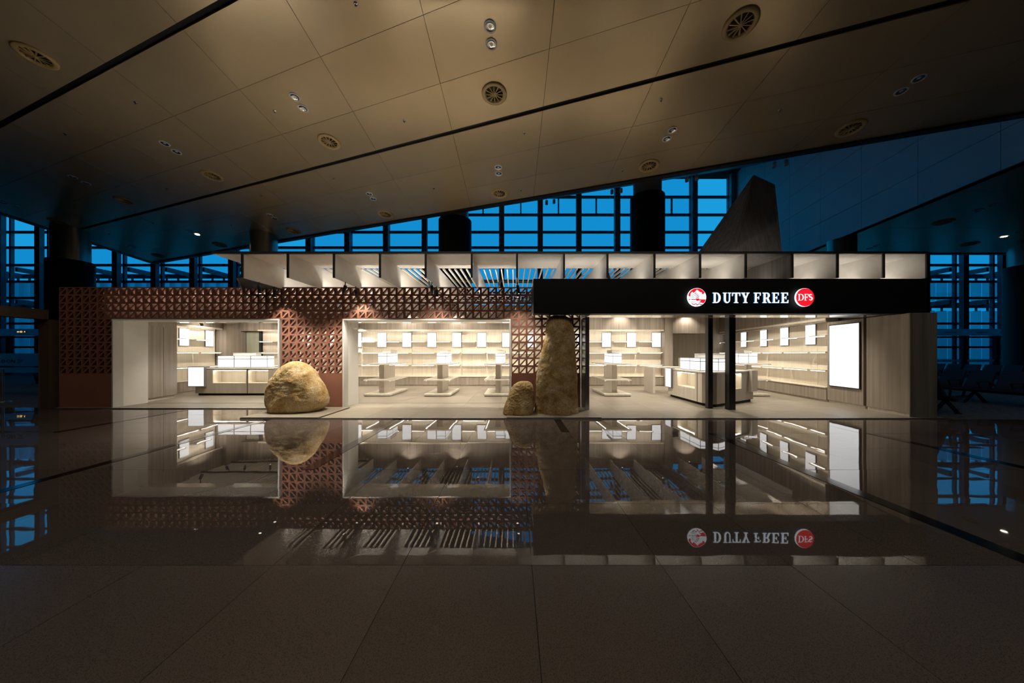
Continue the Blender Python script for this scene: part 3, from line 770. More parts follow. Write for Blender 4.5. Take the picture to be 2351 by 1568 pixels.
# ------------------------------------------------------------------ posts
for px, d, w, lab in ((1628, 8.38, .125, 'slim black steel post in front of the corner counter'), (1676.5, 8.22, .165, 'wider black steel post right of the slim one under the sign')):
    t = thing('steel_post', lab, 'post', ((px-CX)*d/F, d, 0))
    box(-w/2, w/2, -w/2, w/2, .021, 2.43).build('shaft', 'black_steel', t)
    box(-w/2-.004, w/2+.004, -w/2-.004, w/2+.004, .021, .035).build('foot_plate', 'black_matte', t)

# ------------------------------------------------------------------ stones
def rock(name, lab, cx, cy, zb, prof, depth, seed, rough, dent=None):
    NA, NL = 120, 90
    zs = [p[0] for p in prof]
    def at(z):
        for (z0, l0, r0), (z1, l1, r1) in zip(prof[:-1], prof[1:]):
            if z0 <= z <= z1:
                t = (z-z0)/(z1-z0) if z1 > z0 else 0
                return l0+(l1-l0)*t, r0+(r1-r0)*t
        return prof[-1][1], prof[-1][2]
    wmax = max(r-l for _, l, r in prof)
    vs, fs = [], []
    for j in range(NL+1):
        t = j/NL; z = zs[0]+(zs[-1]-zs[0])*t
        l, r = at(z); c = (l+r)/2; hw = max(.002, (r-l)/2); hd = depth/2*(hw*2/wmax)**.85
        for i in range(NA):
            a = 2*math.pi*i/NA; ca, sa = math.cos(a), math.sin(a)
            pw = .86
            x = hw*math.copysign(abs(ca)**pw, ca); y = hd*math.copysign(abs(sa)**pw, sa)
            q = Vector((x*2.2+seed, y*2.2, z*2.2))
            n1 = noise.noise(q*.7)*.07+noise.noise(q*2.1)*.030+noise.noise(q*5)*.014
            n2 = noise.noise(q*11+Vector((3,1,2)))*.010*rough+abs(noise.noise(q*19))*.008*rough
            dd = n1+n2
            if dent:
                for dx, dz, rad, amt in dent:
                    u = math.hypot((c+x)-dx, z-dz)/rad
                    if u < 1 and y < 0: dd -= (amt*(1-u*u)**1.5-abs(noise.noise(q*14))*.020*(1-u*u))*max(0, min(1, -y/.22))
            rr = math.hypot(x, y) or 1e-6; fct = min(1, rr/.08)
            edge = min(1, hw/(.25*wmax))
            x *= .965
            vs.append((c+x+x/rr*dd*fct*.6*edge, y+y/rr*dd*fct*edge, z+noise.noise(q*3)*.012*min(1, t*8)*edge))
    for j in range(NL):
        for i in range(NA): fs.append((j*NA+i, j*NA+(i+1) % NA, (j+1)*NA+(i+1) % NA, (j+1)*NA+i))
    m = MB(); m._add(vs, fs, True); m._add(vs[:NA], [tuple(range(NA-1, -1, -1))]); m._add(vs[-NA:], [tuple(range(NA))])
    return m.build(name, 'rock', None, (cx, cy, zb), label=lab, cat='stone')
def pr(rows_, d, cx, zb, x0, y0, sc):   # silhouette pixel rows -> (z, left, right) in metres about cx
    out = []
    for y, l, r in rows_:
        py = y0+y/sc; z = H-(py-CY)*d/F-zb
        out.append((z, (x0+l/sc-CX)*d/F-cx, (x0+r/sc-CX)*d/F-cx))
    return sorted(out)
bc = (683-CX)*7.88/F
bp_ = pr([(190,740,830),(205,650,900),(240,580,980),(300,490,1070),(400,390,1170),(500,300,1250),(600,235,1310),(760,180,1395),(900,150,1440),(1050,135,1470),(1150,142,1455),(1230,175,1400),(1300,215,1320),(1345,255,1200)], 7.88, bc, .045, 600, 810, 9.8)
bp_[0] = (0.0, bp_[0][1], bp_[0][2])
rock('boulder', 'large rounded ochre boulder on a low slab before the left pier', bc, 7.88, .045, bp_, .98, 1.3, 1.0, [(-.22, .80, .50, .07)])
rc = (1193-CX)*7.62/F
rp_ = pr([(1115,235,320),(1125,210,345),(1150,170,366),(1200,135,380),(1260,110,388),(1330,85,384),(1400,66,374),(1435,64,370),(1448,75,362)], 7.62, rc, .045, 1140, 620, 4.355)
rp_[0] = (0.0, rp_[0][1], rp_[0][2])
rock('round_stone', 'low rounded ochre stone leaning against the tall standing stone', rc, 7.66, .045, rp_, .78, 5.1, 1.5)
tc_ = (1282-CX)*7.52/F
tp_ = pr([(452,560,690),(458,530,715),(470,520,730),(500,512,755),(560,500,785),(640,490,800),(700,472,806),(800,455,810),(900,430,812),(960,415,812),(1050,402,815),(1150,398,820),(1250,395,830),(1350,385,836),(1430,378,838),(1465,376,836)], 7.52, tc_, .045, 1140, 620, 4.355)
tp_[0] = (0.0, tp_[0][1], tp_[0][2])
rock('standing_stone', 'tall rough standing stone under the left end of the black sign', tc_, 7.68, .045, tp_, .72, 9.4, 1.6)
for x0_, x1_, yb, lab in ((-6.17, -4.42, 8.42, 'low beige stone slab beneath the large boulder'), (-.16, 1.97, 8.40, 'low beige stone slab beneath the two right hand stones')):
    t = thing('plinth_slab', lab, 'slab', ((x0_+x1_)/2, 7.05, 0), 0, 'slabs under the stones'); hw = (x1_-x0_)/2
    box(-hw, hw, 0, yb-7.05, .024, .045).build('stone_top', 'shop_stone', t)
    box(-hw-.004, hw+.004, -.004, .02, 0, .040).build('edge_strip', 'grey_frame', t)
    box(-hw, hw, .02, .06, .0, .024).build('packer', 'grout', t)

# ------------------------------------------------------------------ gondola display tables
def light_display(lab, loc, rz, w, d, h, nf, ns, group):
    """glazed light box: x width, y depth, origin at base centre"""
    t = thing('display_light_box', lab, 'light box', loc, rz, group)
    box(-w/2+.006, w/2-.006, -d/2+.006, d/2-.006, 0, h).build('housing', 'grey_frame', t)
    def face(n, length, mk):
        e = .018
        for i in range(n):
            a, c = -length/2+length*i/n+e, -length/2+length*(i+1)/n-e
            mk(a, c, .015, h*.70); mk(a, c, h*.75, h-.015)
    for sgn in (-1, 1):
        def mf(a, c, z0, z1, s=sgn): box(a, c, min(s*d/2, s*(d/2-.006)), max(s*d/2, s*(d/2-.006)), z0, z1).build('backlit_panel', 'box_white', t)
        def ms(a, c, z0, z1, s=sgn): box(min(s*w/2, s*(w/2-.006)), max(s*w/2, s*(w/2-.006)), a, c, z0, z1).build('backlit_panel', 'box_white', t)
        face(nf, w, mf); face(ns, d, ms)
    return t
def gondola(x, y, lab):
    t = thing('display_table', lab, 'table', (x, y, .02), 0, 'tiered display tables')
    box(-.44, .44, -.86, .86, 0, .035).build('toe_kick', 'taupe_laminate', t)
    box(-.46, .46, -.885, .885, .035, .09).build('base', 'pale_laminate', t)
    box(-.09, .09, -.5, .5, .09, 1.085).build('spine', 'pale_laminate', t)
    for z, nm in ((.56, 'lower_shelf'), (1.10, 'top_shelf')):
        s = box(-.46, .46, -.885, .885, z-.022, z+.018).build(nm, 'pale_laminate', t)
        for s_ in (-1, 1):
            box(s_*.40-.012, s_*.40+.012, -.8, .8, z-.034, z-.0225).build('led_strip', 'led_warm', s)
    return t
where = ['left of the middle opening', 'at the centre of the middle opening', 'at the right of the middle opening', 'just right of the standing stone', 'behind the corner counter at right']
for gx, wh in zip((-4.66, -2.61, -.56, 3.54, 8.28), where):
    gondola(gx, 11.52, 'pale two tier display table '+wh)
    light_display('white light box on the display table '+wh, (gx+.07, 11.42, 1.139), 0, .33, 1.0, .36, 1, 2, 'light boxes on the display tables')
    a = thing('acrylic_riser', 'small white acrylic riser on the light box '+wh, 'riser', (gx+.10, 11.5, 1.50), 0, 'acrylic risers')
    box(-.14, .14, -.3, .3, 0, .10).build('box_shell', 'acrylic_white', a); box(-.15, .15, -.31, .31, .10, .108).build('lid', 'acrylic_white', a)

# ------------------------------------------------------------------ counters
def counter_leg(par, xf, w, h, dep, holes, mat, niche='beige_panel'):
    zb = .10; 
    m = MB(xf); x = 0
    z0, z1 = .45, .90
    prev = 0
    for a, c in holes:
        MB(xf).box(prev, a, 0, dep, zb, h-.03).build('front_upright', mat, par); prev = c
    MB(xf).box(prev, w, 0, dep, zb, h-.03).build('front_upright', mat, par)
    for a, c in holes:
        MB(xf).box(a, c, 0, dep, zb, z0).build('apron_panel', mat, par)
        MB(xf).box(a, c, 0, dep, z1, h-.03).build('top_rail', mat, par)
        q = MB(xf)
        q.box(a, c, .34, dep, z0, z1); q.box(a, a+.012, .01, .34, z0, z1); q.box(c-.012, c, .01, .34, z0, z1)
        q.box(a, c, .01, .34, z0, z0+.012)
        nn = q.build('niche', niche, par)
        MB(xf).box(a+.03, c-.03, .03, .08, z1-.014, z1-.002).build('led_strip', 'led_niche', nn)
    MB(xf).box(.06, w-.04, .05, dep, .02, zb).build('toe_kick', 'black_matte', par)
lct = thing('service_counter', 'long taupe service counter with two lit niches in the left bay', 'counter', (-9.75, 10.9, 0))
xf = Matrix.Translation((-1.35, 0, 0))
counter_leg(lct, xf, 2.72, .98, .75, [(.60, 1.77), (1.83, 2.54)], 'taupe_laminate')
box(-1.0, 1.36, -.01, .76, .95, .985).build('worktop', 'pale_laminate', lct)
box(.46, .475, -.008, .0, .1, .95).build('joint', 'black_matte', lct)
f = box(-1.52, -.95, -.09, .12, .34, 1.03).build('screen_box', 'grey_frame', lct)
box(-1.50, -.97, -.094, -.0905, .36, 1.01).build('backlit_panel', 'poster_white', f)
light_display('row of three white light boxes on the left counter', (-9.62, 11.25, .988), 0, 1.76, .34, .42, 3, 1, 'light boxes on the counters')
a = thing('acrylic_riser', 'long white acrylic box above the left counter light boxes', 'riser', (-9.9, 11.62, .986), 0, 'acrylic risers')
box(-.42, .42, -.12, .12, 0, .52).build('box_shell', 'acrylic_white', a); box(-.43, .43, -.13, .13, .52, .53).build('lid', 'acrylic_white', a)
light_display('white light box standing behind the right end of the left counter', (-8.28, 12.0, .02), 0, .45, .5, 1.25, 1, 1, 'light boxes on the counters')

ct = thing('corner_counter', 'pale corner counter with chamfered timber nose behind the black posts', 'counter', (5.9, 9.2, 0))
O = Matrix.Translation((-5.9, -9.2, 0))
xl_ = O @ Matrix.Translation((5.32, 10.8, 0)) @ Matrix.Rotation(math.atan2(-2.03, -.05), 4, 'Z')
counter_leg(ct, xl_, 2.03, .97, .62, [(.62, 1.66)], 'pale_laminate')
ang = math.atan2(1.01, 1.76)
xr_ = O @ Matrix.Translation((5.53, 8.53, 0)) @ Matrix.Rotation(ang, 4, 'Z')
counter_leg(ct, xr_, 2.03, .97, .55, [(.42, 1.36)], 'taupe_laminate')
def loc2(p): return (p[0]-5.9, p[1]-9.2)
nose = [(5.275, 8.77), (5.36, 8.50), (5.53, 8.53), (5.72, 8.9), (5.6, 9.0)]
MB().prism([loc2(p) for p in nose], .10, .94).build('timber_nose', 'wood', ct)
MB().prism([loc2(p) for p in [(5.30, 8.8), (5.38, 8.54), (5.54, 8.57), (5.7, 8.95)]], .02, .10).build('nose_toe_kick', 'black_matte', ct)
top = [(5.30, 10.82), (5.255, 8.76), (5.35, 8.48), (5.54, 8.51), (7.30, 9.53), (7.02, 10.02), (5.92, 9.38), (5.93, 10.82)]
MB().prism([loc2(p) for p in top], .94, .975).build('worktop', 'pale_laminate', ct)
f = MB(xl_).box(-.05, .36, -.07, .05, .34, 1.0).build('screen_box', 'grey_frame', ct)
MB(xl_).box(-.035, .345, -.074, -.0705, .36, .98).build('backlit_panel', 'poster_white', f)
f = MB(xr_).box(1.74, 2.10, -.09, .1, .34, .99).build('screen_box', 'pale_laminate', ct)
MB(xr_).box(1.79, 2.09, -.096, -.0905, .36, .97).build('dark_panel', 'taupe_laminate', f)
light_display('white light boxes on the left arm of the corner counter', (5.62, 9.80, .976), math.pi/2, 1.12, .24, .38, 2, 1, 'light boxes on the counters')
c_, s_ = math.cos(ang), math.sin(ang)
def rl_(u, v): return (5.53+c_*u-s_*v, 8.53+s_*u+c_*v)
q = rl_(1.0, .33)
light_display('white light boxes on the right arm of the corner counter', (q[0], q[1], .976), ang, .95, .22, .36, 2, 1, 'light boxes on the counters')
a = thing('acrylic_riser', 'long white acrylic box above the corner counter', 'riser', (6.35, 9.95, .976), 0, 'acrylic risers')
box(-.55, .45, -.1, .1, 0, .50).build('box_shell', 'acrylic_white', a); box(-.56, .46, -.11, .11, .50, .51).build('lid', 'acrylic_white', a)
mo = thing('cash_desk_monitor', 'taupe backed monitor at the far left end of the corner counter', 'monitor', (5.72, 10.55, .976), .4)
box(-.02, .02, -.02, .02, 0, .1).build('stand', 'grey_frame', mo); box(-.22, .22, -.02, .02, .08, .36).build('screen', 'taupe_laminate', mo)
dk = thing('service_desk', 'plain pale desk with a slab leg left of the corner counter', 'desk', (5.7, 12.0, .02))
box(-.55, .75, -.42, .40, .92, .96).build('desk_top', 'pale_laminate', dk)
box(-.55, -.47, -.42, .40, 0, .92).build('slab_leg', 'pale_laminate', dk); box(.67, .75, -.40, .38, 0, .92).build('slab_leg', 'pale_laminate', dk)

# ------------------------------------------------------------------ track spotlights
def spot(loc, lab, group, target, watts, size=1.0, ln=.19, soft=True):
    t = thing('track_spotlight', lab, 'spotlight', loc, 0, group)
    MB().ring([(.012, .0), (.012, .10)], 10, (0, 0, 0), True, True).build('stem', 'black_steel', t, (0, 0, -.10))
    d = (Vector(target)-Vector(loc)).normalized()
    d = Vector((d.x*.6, d.y*.6, -1)).normalized() if soft else d
    body = MB().ring([(.001, .02), (.036, .02), (.038, 0), (.038, -ln), (.031, -ln), (.031, -ln+.012)], 18).build('lamp_head', 'black_steel', t, (0, 0, -.10))
    body.rotation_mode = 'QUATERNION'; body.rotation_quaternion = (-d).to_track_quat('Z', 'Y')
    MB().ring([(.030, 0), (.001, .001)], 18).build('lens', 'lamp_lens', body, (0, 0, -ln+.008))
    e = Vector((0, 0, -.10))+d*(ln+.01)
    L = spotlight(t, e, (0, 0, 0), watts, size, .7)
    L.rotation_mode = 'QUATERNION'; L.rotation_quaternion = (-d).to_track_quat('Z', 'Y')
    return t
near = {-6.31: 'at the left end of the canopy', -4.18: 'above the left jamb of the middle opening', -2.05: 'above the centre of the middle opening', .07: 'above the low rounded stone'}
tg = {-6.31: [(-5.7, 7.75, 1.0), (-5.9, 8.2, .6)], -4.18: [(-5.3, 7.8, .9), (-4.0, 8.52, 2.3)], -2.05: [(-2.2, 8.52, 2.3), (-1.6, 7.6, 0)], .07: [(.62, 7.75, 1.2), (.25, 7.65, .4)]}
for x, wh in near.items():
    for y, fb, tt in ((7.72, 'front', tg[x][0]), (8.22, 'rear', tg[x][1])):
        spot((x+.02, y, cz0), fb+' black cylinder spotlight '+wh, 'spotlights under the canopy fins', tt, (320 if x < -4 else 65) if fb == 'front' else 80, 1.9)
for x, y, tx, ty, w, lab in [(-4.62, 13.68, -4.62, 13.72, 30, 'close to the rear bulkhead behind the left display table'), (-2.5, 13.68, -2.5, 13.72, 30, 'close to the rear bulkhead behind the centre display table'), (4.75, 13.68, 4.75, 13.72, 30, 'close to the rear bulkhead right of the standing stone'), (8.1, 14.45, 8.1, 14.5, 26, 'before the alcove bulkhead at the back right'),
        (-4.7, 9.6, -4.7, 12.2, 75, 'in front of the left display table'), (-2.6, 9.6, -2.6, 12.2, 75, 'in front of the centre display table'), (-.45, 9.6, -.5, 12.2, 75, 'in front of the third display table'), (3.75, 9.4, 3.6, 12.0, 75, 'in front of the display table beside the stone'), (5.9, 9.3, 6.0, 9.4, 60, 'above the corner counter'),
        (8.0, 9.2, 8.2, 10.6, 60, 'before the backlit screen'), (-1.45, 12.6, -1.4, 12.8, 60, 'deep in the middle of the shop'), (5.9, 12.4, 5.9, 12.6, 60, 'above the pale service desk'), (8.0, 12.2, 8.4, 12.6, 60, 'above the table by the right wall'), (2.7, 8.9, 2.7, 8.6, 45, 'just behind the sign near the standing stone')]:
    spot((x, y, 3.772), 'black ceiling spotlight inside the shop '+lab, 'spotlights on the slat ceiling', (tx, ty, 0), w*4.5, 2.0)
for x, y, tx, ty, lab in ((-8.9, 10.0, -9.6, 11.0, 'over the service counter'), (-6.9, 10.0, -7.4, 11.5, 'nearest the block pier'), (-9.6, 12.3, -9.5, 12.6, 'deepest in the bay'), (-6.9, 13.62, -6.95, 13.7, 'grazing the rear bulkhead')):
    spot((x, y, 3.165), 'black spotlight on the left bay ceiling '+lab, 'spotlights in the left bay', (tx, ty, .3), 230, 2.0)
for x, lab in ((-5.75, 'left end of the middle opening'), (-3.65, 'left of centre in the middle opening'), (-1.5, 'right of centre in the middle opening'), (.6, 'bay behind the standing stone'), (3.75, 'bay right of the steel post'), (5.95, 'bay beside the timber pier')):  # added unseen spots that brighten the rear and side shelf walls
    spot((x, 12.0, 3.772), 'added wall washing spotlight aimed at the rear shelves, '+lab, 'added wall washing spots', (x, 14.3, 1.0), 150, 1.6, .19, False)
for y, lab in ((10.2, 'front third'), (11.9, 'middle third'), (13.6, 'rear third')):
    spot((8.05, y, 3.772), 'added wall washing spotlight aimed at the right wall shelves, '+lab, 'added wall washing spots', (RWX(y), y, 1.0), 85, 1.7, .19, False)
spot((-11.2, 12.3, 3.165), 'added wall washing spotlight aimed at the splayed left bay shelves', 'added wall washing spots', (-12.5, 12.3, 1.2), 120, 1.9, .19, False)  # added spots for the left bay, lifting its shelves and door
spot((-10.6, 12.3, 3.165), 'added wall washing spotlight aimed at the glazed stockroom door', 'added wall washing spots', (-11.6, 14.3, 1.3), 130, 1.7, .19, False)
# added unseen linear lamps that brighten the canopy, block wall and ceiling
def uplight(xa, xb, y, z, watts, lab, tilt=-.35):
    t = thing('added_uplight', lab, 'uplight', ((xa+xb)/2, y, z), 0, 'added unseen uplights under the canopy'); hw = (xb-xa)/2
    q = MB(); q.box(-hw, hw, -.03, .03, 0, .012); q.box(-hw, hw, -.03, -.026, .012, .035); q.box(-hw, hw, .026, .03, .012, .035); q.build('channel', 'steel', t)
    box(-hw, hw, -.02, .02, .0125, .02).build('diffuser', 'led_warm', t)
    al = bpy.data.lights.new('added_uplight_lamp', 'AREA'); al.shape = 'RECTANGLE'; al.size = 2*hw; al.size_y = .04; al.energy = watts*2*hw; al.color = (1, .91, .78)
    ao = bpy.data.objects.new('added_uplight_lamp', al); COL.objects.link(ao); ao.parent = t; ao.location = (0, 0, .03); ao.rotation_euler = (math.pi+tilt, 0, 0)
uplight(WX0+7*PW+.2, WX0+29*PW-.3, WY+.70, OZ+.035, 12, 'added unseen linear uplight above the lining of the left opening', .6)
uplight(WX0+37*PW+.2, RX0-.2, WY+.70, OZ+.035, 12, 'added unseen linear uplight above the lining of the middle opening', .6)
uplight(-6.1, RX0, WY+.122, WT-.34, 6, 'added unseen linear uplight behind the head of the block wall')
uplight(.55, 9.5, 7.95, 2.415+SH-.095, 2.6, 'added unseen linear uplight behind the head of the black sign')
spot(((447+13-CX)*9.9/F, 9.9, 2.58), 'black spotlight hanging low at the top of the left opening', None, (-10.2, 11.2, 1.0), 60, 1.0, .12, False)
box(-.012, .012, -.012, .012, 0, .7).build('drop_rod', 'black_steel', [o for o in COL.objects if o.get('label', '').startswith('black spotlight hanging low')][0])

# ------------------------------------------------------------------ ceiling fittings
NRM = Vector((.018, .0877, 1)).normalized()       # ceiling normal (up)
RQ = Vector((0, 0, 1)).rotation_difference(NRM)
def vent_proto():
    t = thing('air_diffuser', '', 'air diffuser'); t.scale = (1, 1, .65)
    R = .33
    MB().ring([(R*.70, -.030), (R*.74, -.062), (R*.82, -.070), (R*.93, -.060), (R, -.03), (R, 0)], 40).build('rim', 'vent_paint', t)
    MB().ring([(R*.70, -.030), (R*.68, -.01), (R*.67, -.004)], 32).build('throat', 'vent_paint', t)
    MB().ring([(R*.67, -.0045), (.001, -.004)], 32).build('duct', 'duct_dark', t)
    MB().ring([(.001, -.075), (.035, -.07), (.045, -.04), (.05, -.006)], 16).build('hub', 'vent_paint', t)
    bl = MB().hexa([(.04, -.012, -.055), (R*.70, -.014, -.045), (R*.70, .006, -.045), (.04, .006, -.055)], [(.04, -.004, -.012), (R*.68, .004, -.012), (R*.68, .018, -.012), (.04, .012, -.012)]).mesh('blade', 'vent_paint')
    for i in range(12):
        put('blade', bl, t, (0, 0, 0), 2*math.pi*i/12)
    return t
vents = [(82,128,'far left, above the dark gap, largest on that side'),(1135,215,'near the middle of the ceiling'),(1700,55,'at the top right, largest and nearest'),(756,325,'between the middle one and the left downlights'),
         (487,403,'left of centre beside the long dark gap'),(287,461,'in the dim left part of the ceiling'),(885,492,'close to the far ceiling edge left of centre'),(1147,444,'close to the far ceiling edge, directly under the middle one'),
         (1490,380,'close to the far ceiling edge at right of centre'),(1953,294,'in the dark right part of the ceiling'),(674,530,'above the left third of the canopy by the ceiling edge'),(135,508,'dark one above the far left column'),
         (505,562,'dark one just above the left tip of the canopy'),(365,587,'dark one at the far corner point of the ceiling')]
vp = None
for px, py, lab in vents:
    p = on_ceiling(px, py)
    if vp is None: vp = vent_proto(); v = vp
    else: v = copy_tree(vp)
    v.location = p-NRM*.002; v.rotation_mode = 'QUATERNION'; v.rotation_quaternion = RQ
    v['label'] = 'round bronze swirl air diffuser '+lab; v['group'] = 'air diffusers in the ceiling'
for px, py, lab in ((2165,510,'nearer one in the lower right ceiling'),(2225,560,'farther one in the lower right ceiling')):
    r = ray(px, py); d = (LZ-H)/r.z
    v = copy_tree(vp, None, (r.x*d, d, LZ-.002)); v.rotation_mode = 'XYZ'; v.rotation_euler = (0, 0, 0)
    v['label'] = 'round bronze swirl air diffuser '+lab; v['group'] = 'air diffusers in the ceiling'
def dl_proto(on):
    t = thing('recessed_downlight', '', 'downlight'); t.scale = (1, 1, .38)
    MB().ring([(.098, -.040), (.104, -.048), (.128, -.044), (.130, 0)], 28).build('trim_ring', 'white_metal', t)
    MB().ring([(.098, -.040), (.085, -.018), (.055, -.004), (.035, -.003)], 28).build('reflector', 'lamp_on' if on else 'chrome', t)
    MB().ring([(.036, -.0035), (.001, -.015)], 16).build('bulb', 'lamp_on' if on else 'acrylic_white', t)
    return t
d_off = dl_proto(False); used = False
pairs = [((1125,60),(1128,101),'nearest the viewer'), ((677,222),(696,248),'left of centre'), ((378,329),(405,348),'on the left'), ((167,406),(197,420),'in the dim left area'), ((1544,298),(1531,318),'right of centre'),
         ((1144,384),(1145,398),'below the middle air diffuser'), ((848,445),(857,456),'near the far edge'), ((619,493),(631,501),'above the left part of the canopy'), ((8,465),(37,473),'at the far left edge'), ((2110,179),(2069,209),'in the dark right part'), ((283,562),(306,567), 'above the left windows')]
for a, c, lab in pairs:
    for q, w in ((a, 'upper'), (c, 'lower')):
        if lab == 'in the dark right part': w = {'upper': 'right', 'lower': 'left'}[w]
        t = copy_tree(d_off) if used else d_off; used = True
        t.location = on_ceiling(*q)-NRM*.002; t.rotation_mode = 'QUATERNION'; t.rotation_quaternion = RQ
        t['label'] = w+' chrome downlight of the unlit pair '+lab; t['group'] = 'downlights in the ceiling'
d_on = dl_proto(True); d_on.location = on_ceiling(453, 538)-NRM*.002; d_on.rotation_mode = 'QUATERNION'; d_on.rotation_quaternion = RQ
d_on['label'] = 'lit downlight above the left windows, glowing white'; d_on['group'] = 'downlights in the ceiling'
t = copy_tree(d_off); t.location = on_ceiling(437, 532)-NRM*.002; t['label'] = 'unlit downlight beside the glowing one at left'
for px, py, on, lab in ((2305, 543, 1, 'lit downlight glowing in the lower right ceiling'), (2338, 533, 0, 'unlit downlight beside the glowing one at right'), (2246, 483, 0, 'left one of the unlit pair in the lower right ceiling'), (2279, 471, 0, 'right one of the unlit pair in the lower right ceiling'),
                        (1996, 571, 0, 'left one of the tiny pair just above the canopy at right'), (2012, 565, 0, 'right one of the tiny pair just above the canopy at right')):
    r = ray(px, py); d = (LZ-H)/r.z
    t = copy_tree(d_on if on else d_off, None, (r.x*d, d, LZ-.002)); t.rotation_mode = 'XYZ'; t.rotation_euler = (0, 0, 0); t['label'] = lab; t['group'] = 'downlights in the ceiling'
for x, y, lab in ((-13, 2.2, 'far to the left'), (-7, .6, 'to the left'), (-1, -.6, 'just behind the viewer'), (5, -1.2, 'to the right'), (10, .0, 'far to the right'), (-4, -3.5, 'behind to the left'), (3, -4, 'behind to the right')):  # added unseen downlights, dim fill for the hall floor and block wall
    t = copy_tree(d_on); t.location = Vector((x, y, ceil_z(x, y)))-NRM*.002; t['label'] = 'added fill downlight overhead outside the picture, '+lab
    spotlight(t, (0, 0, -.16), (0, 0, 0), 170, 2.3, .6, (1, .86, .70), .05)
spk = None
for (px, py), lab in zip(((817,8),(311,235),(631,255),(928,277),(1204,304),(1518,229),(1790,253),(150,308),(766,408),(996,432),(1196,436),(1429,391),(600,448),(383,434),(250,537),(351,512),(531,517)), ('at the very top edge of the photo', 'far left above the unlit pair', 'beside the left of centre downlight pair', 'left of the middle air diffuser', 'right of the middle air diffuser', 'above the right of centre downlights', 'in the dark right part', 'at the far left near the dark gap', 'below the dark gap left of centre', 'near the far edge left of the vertical downlight pair', 'near the far edge right of the vertical downlight pair', 'next to the right edge air diffuser', 'under the dark gap above the canopy', 'between two air diffusers on the left', 'over the left windows', 'right of the left windows', 'above the canopy tip')):
    if spk is None:
        spk = thing('sprinkler_head', 'tiny dark sprinkler head in the champagne ceiling', 'sprinkler', (0,0,0), 0, 'sprinkler heads in the ceiling')
        MB().ring([(.001, -.008), (.035, -.006), (.04, 0)], 14).build('escutcheon', 'chrome', spk)
        MB().ring([(.001, -.05), (.02, -.048), (.02, -.044), (.007, -.04), (.007, -.008)], 10).build('nozzle', 'black_steel', spk)
        t = spk
    else: t = copy_tree(spk)
    t['label'] = 'tiny sprinkler head '+lab
    t.location = on_ceiling(px, py)-NRM*.002; t.rotation_mode = 'QUATERNION'; t.rotation_quaternion = RQ
cy_ = None
for px, py, lab in ((1255,455,'left one of the pair farthest left'),(1272,453,'right one of the pair farthest left'),(1405,430,'left one of the pair left of the tall column'),(1426,427,'right one of the pair left of the tall column'),(1577,400,'left one of the pair right of the tall column'),(1600,396,'right one of the pair right of the tall column'),(1630,404,'left one of the pair left of the pyramid'),(1651,400,'right one of the pair left of the pyramid'),(1778,366,'left one of the pair right of the pyramid'),(1805,361,'right one of the pair right of the pyramid')):
    r = ray(px, py)
    # meet the sloping soffit
    k0 = ceil_z(0, 13.17)+.24-.47*13.17; ka = sof_z(1, 0)-sof_z(0, 0)
    d = (sof_z(0, 0)-H)/(r.z-.45-ka*r.x)
    if not 8 < d < 24.5: continue
    if cy_ is None:
        cy_ = thing('cylinder_downlight', 'small grey cylinder downlight hanging under the slatted soffit', 'downlight', (0,0,0), 0, 'cylinder downlights under the soffit')
        MB().ring([(.001, .12), (.10, .12), (.10, -.15), (.085, -.15), (.085, -.10)], 18).build('housing', 'fascia_panel', cy_)
        MB().ring([(.085, -.10), (.001, -.09)], 14).build('reflector', 'chrome', cy_); MB().ring([(.01, .1), (.01, .5)], 8).build('stem', 'black_steel', cy_)
        t = cy_
    else: t = copy_tree(cy_)
    t['label'] = 'grey cylinder downlight under the soffit, '+lab
    t.location = (r.x*d, d, H+r.z*d-.30)

# ------------------------------------------------------------------ left passage portal, glass screens
pt = struct('door_4', 'brown portal frame of the side passage at the far left')
box(-12.80, -12.52, 8.42, 8.62, 0, 2.66).build('post', 'portal_brown', pt)
box(-12.80, -12.52, 3.0, 8.62, 2.40, 2.66).build('lintel', 'portal_brown', pt)
gs = thing('glass_screen', 'frosted glass screen with dark DON lettering seen through the left portal', 'screen', (-16.2, 10.2, 0))
box(-3, 1.1, 0, .012, 1.08, 1.49).build('upper_band', 'frosted_band', gs)
box(-3, 1.1, 0, .012, .86, 1.03).build('lower_band', 'frosted_band', gs)
box(-3, 1.1, -.01, .02, 1.035, 1.075).build('rail', 'black_steel', gs)
x0_ = (4-CX)*10.2/F+16.2
for i, ch in enumerate('DON'):
    gl = GLY[ch] if ch != 'D' else [[(0,0)]+arc(.36,.5,.42,.5,-90,90)+[(0,1)], [(.2,.18),(.2,.82)]+arc(.34,.5,.24,.32,90,-90)]
    glyph(gl, .16, .105, .004, 'print_ink', 'letter', gs, (x0_+i*.155, -.004, 1.18))
for i, (a, c, z) in enumerate(((.50, .72, 1.27), (.54, .68, 1.235), (.52, .66, 1.20), (.56, .66, 1.33), (.48, .60, 1.165))):
    glyph([stroke([(a, 0), ((a+c)/2, .012), (c, .006)], .014)], 1, 1, .004, 'print_ink', 'wing_mark', gs, (x0_, -.004, z))
stn = thing('queue_post', 'slim steel queue post before the frosted screen at left', 'post', ((6-CX)*9.6/F, 9.6, 0))
MB().ring([(.16, 0), (.16, .015), (.03, .03)], 24, (0,0,0), True).build('foot', 'steel', stn); MB().ring([(.028, .02), (.028, .98), (.03, 1.0)], 16, (0,0,0), False, True).build('shaft', 'steel', stn)
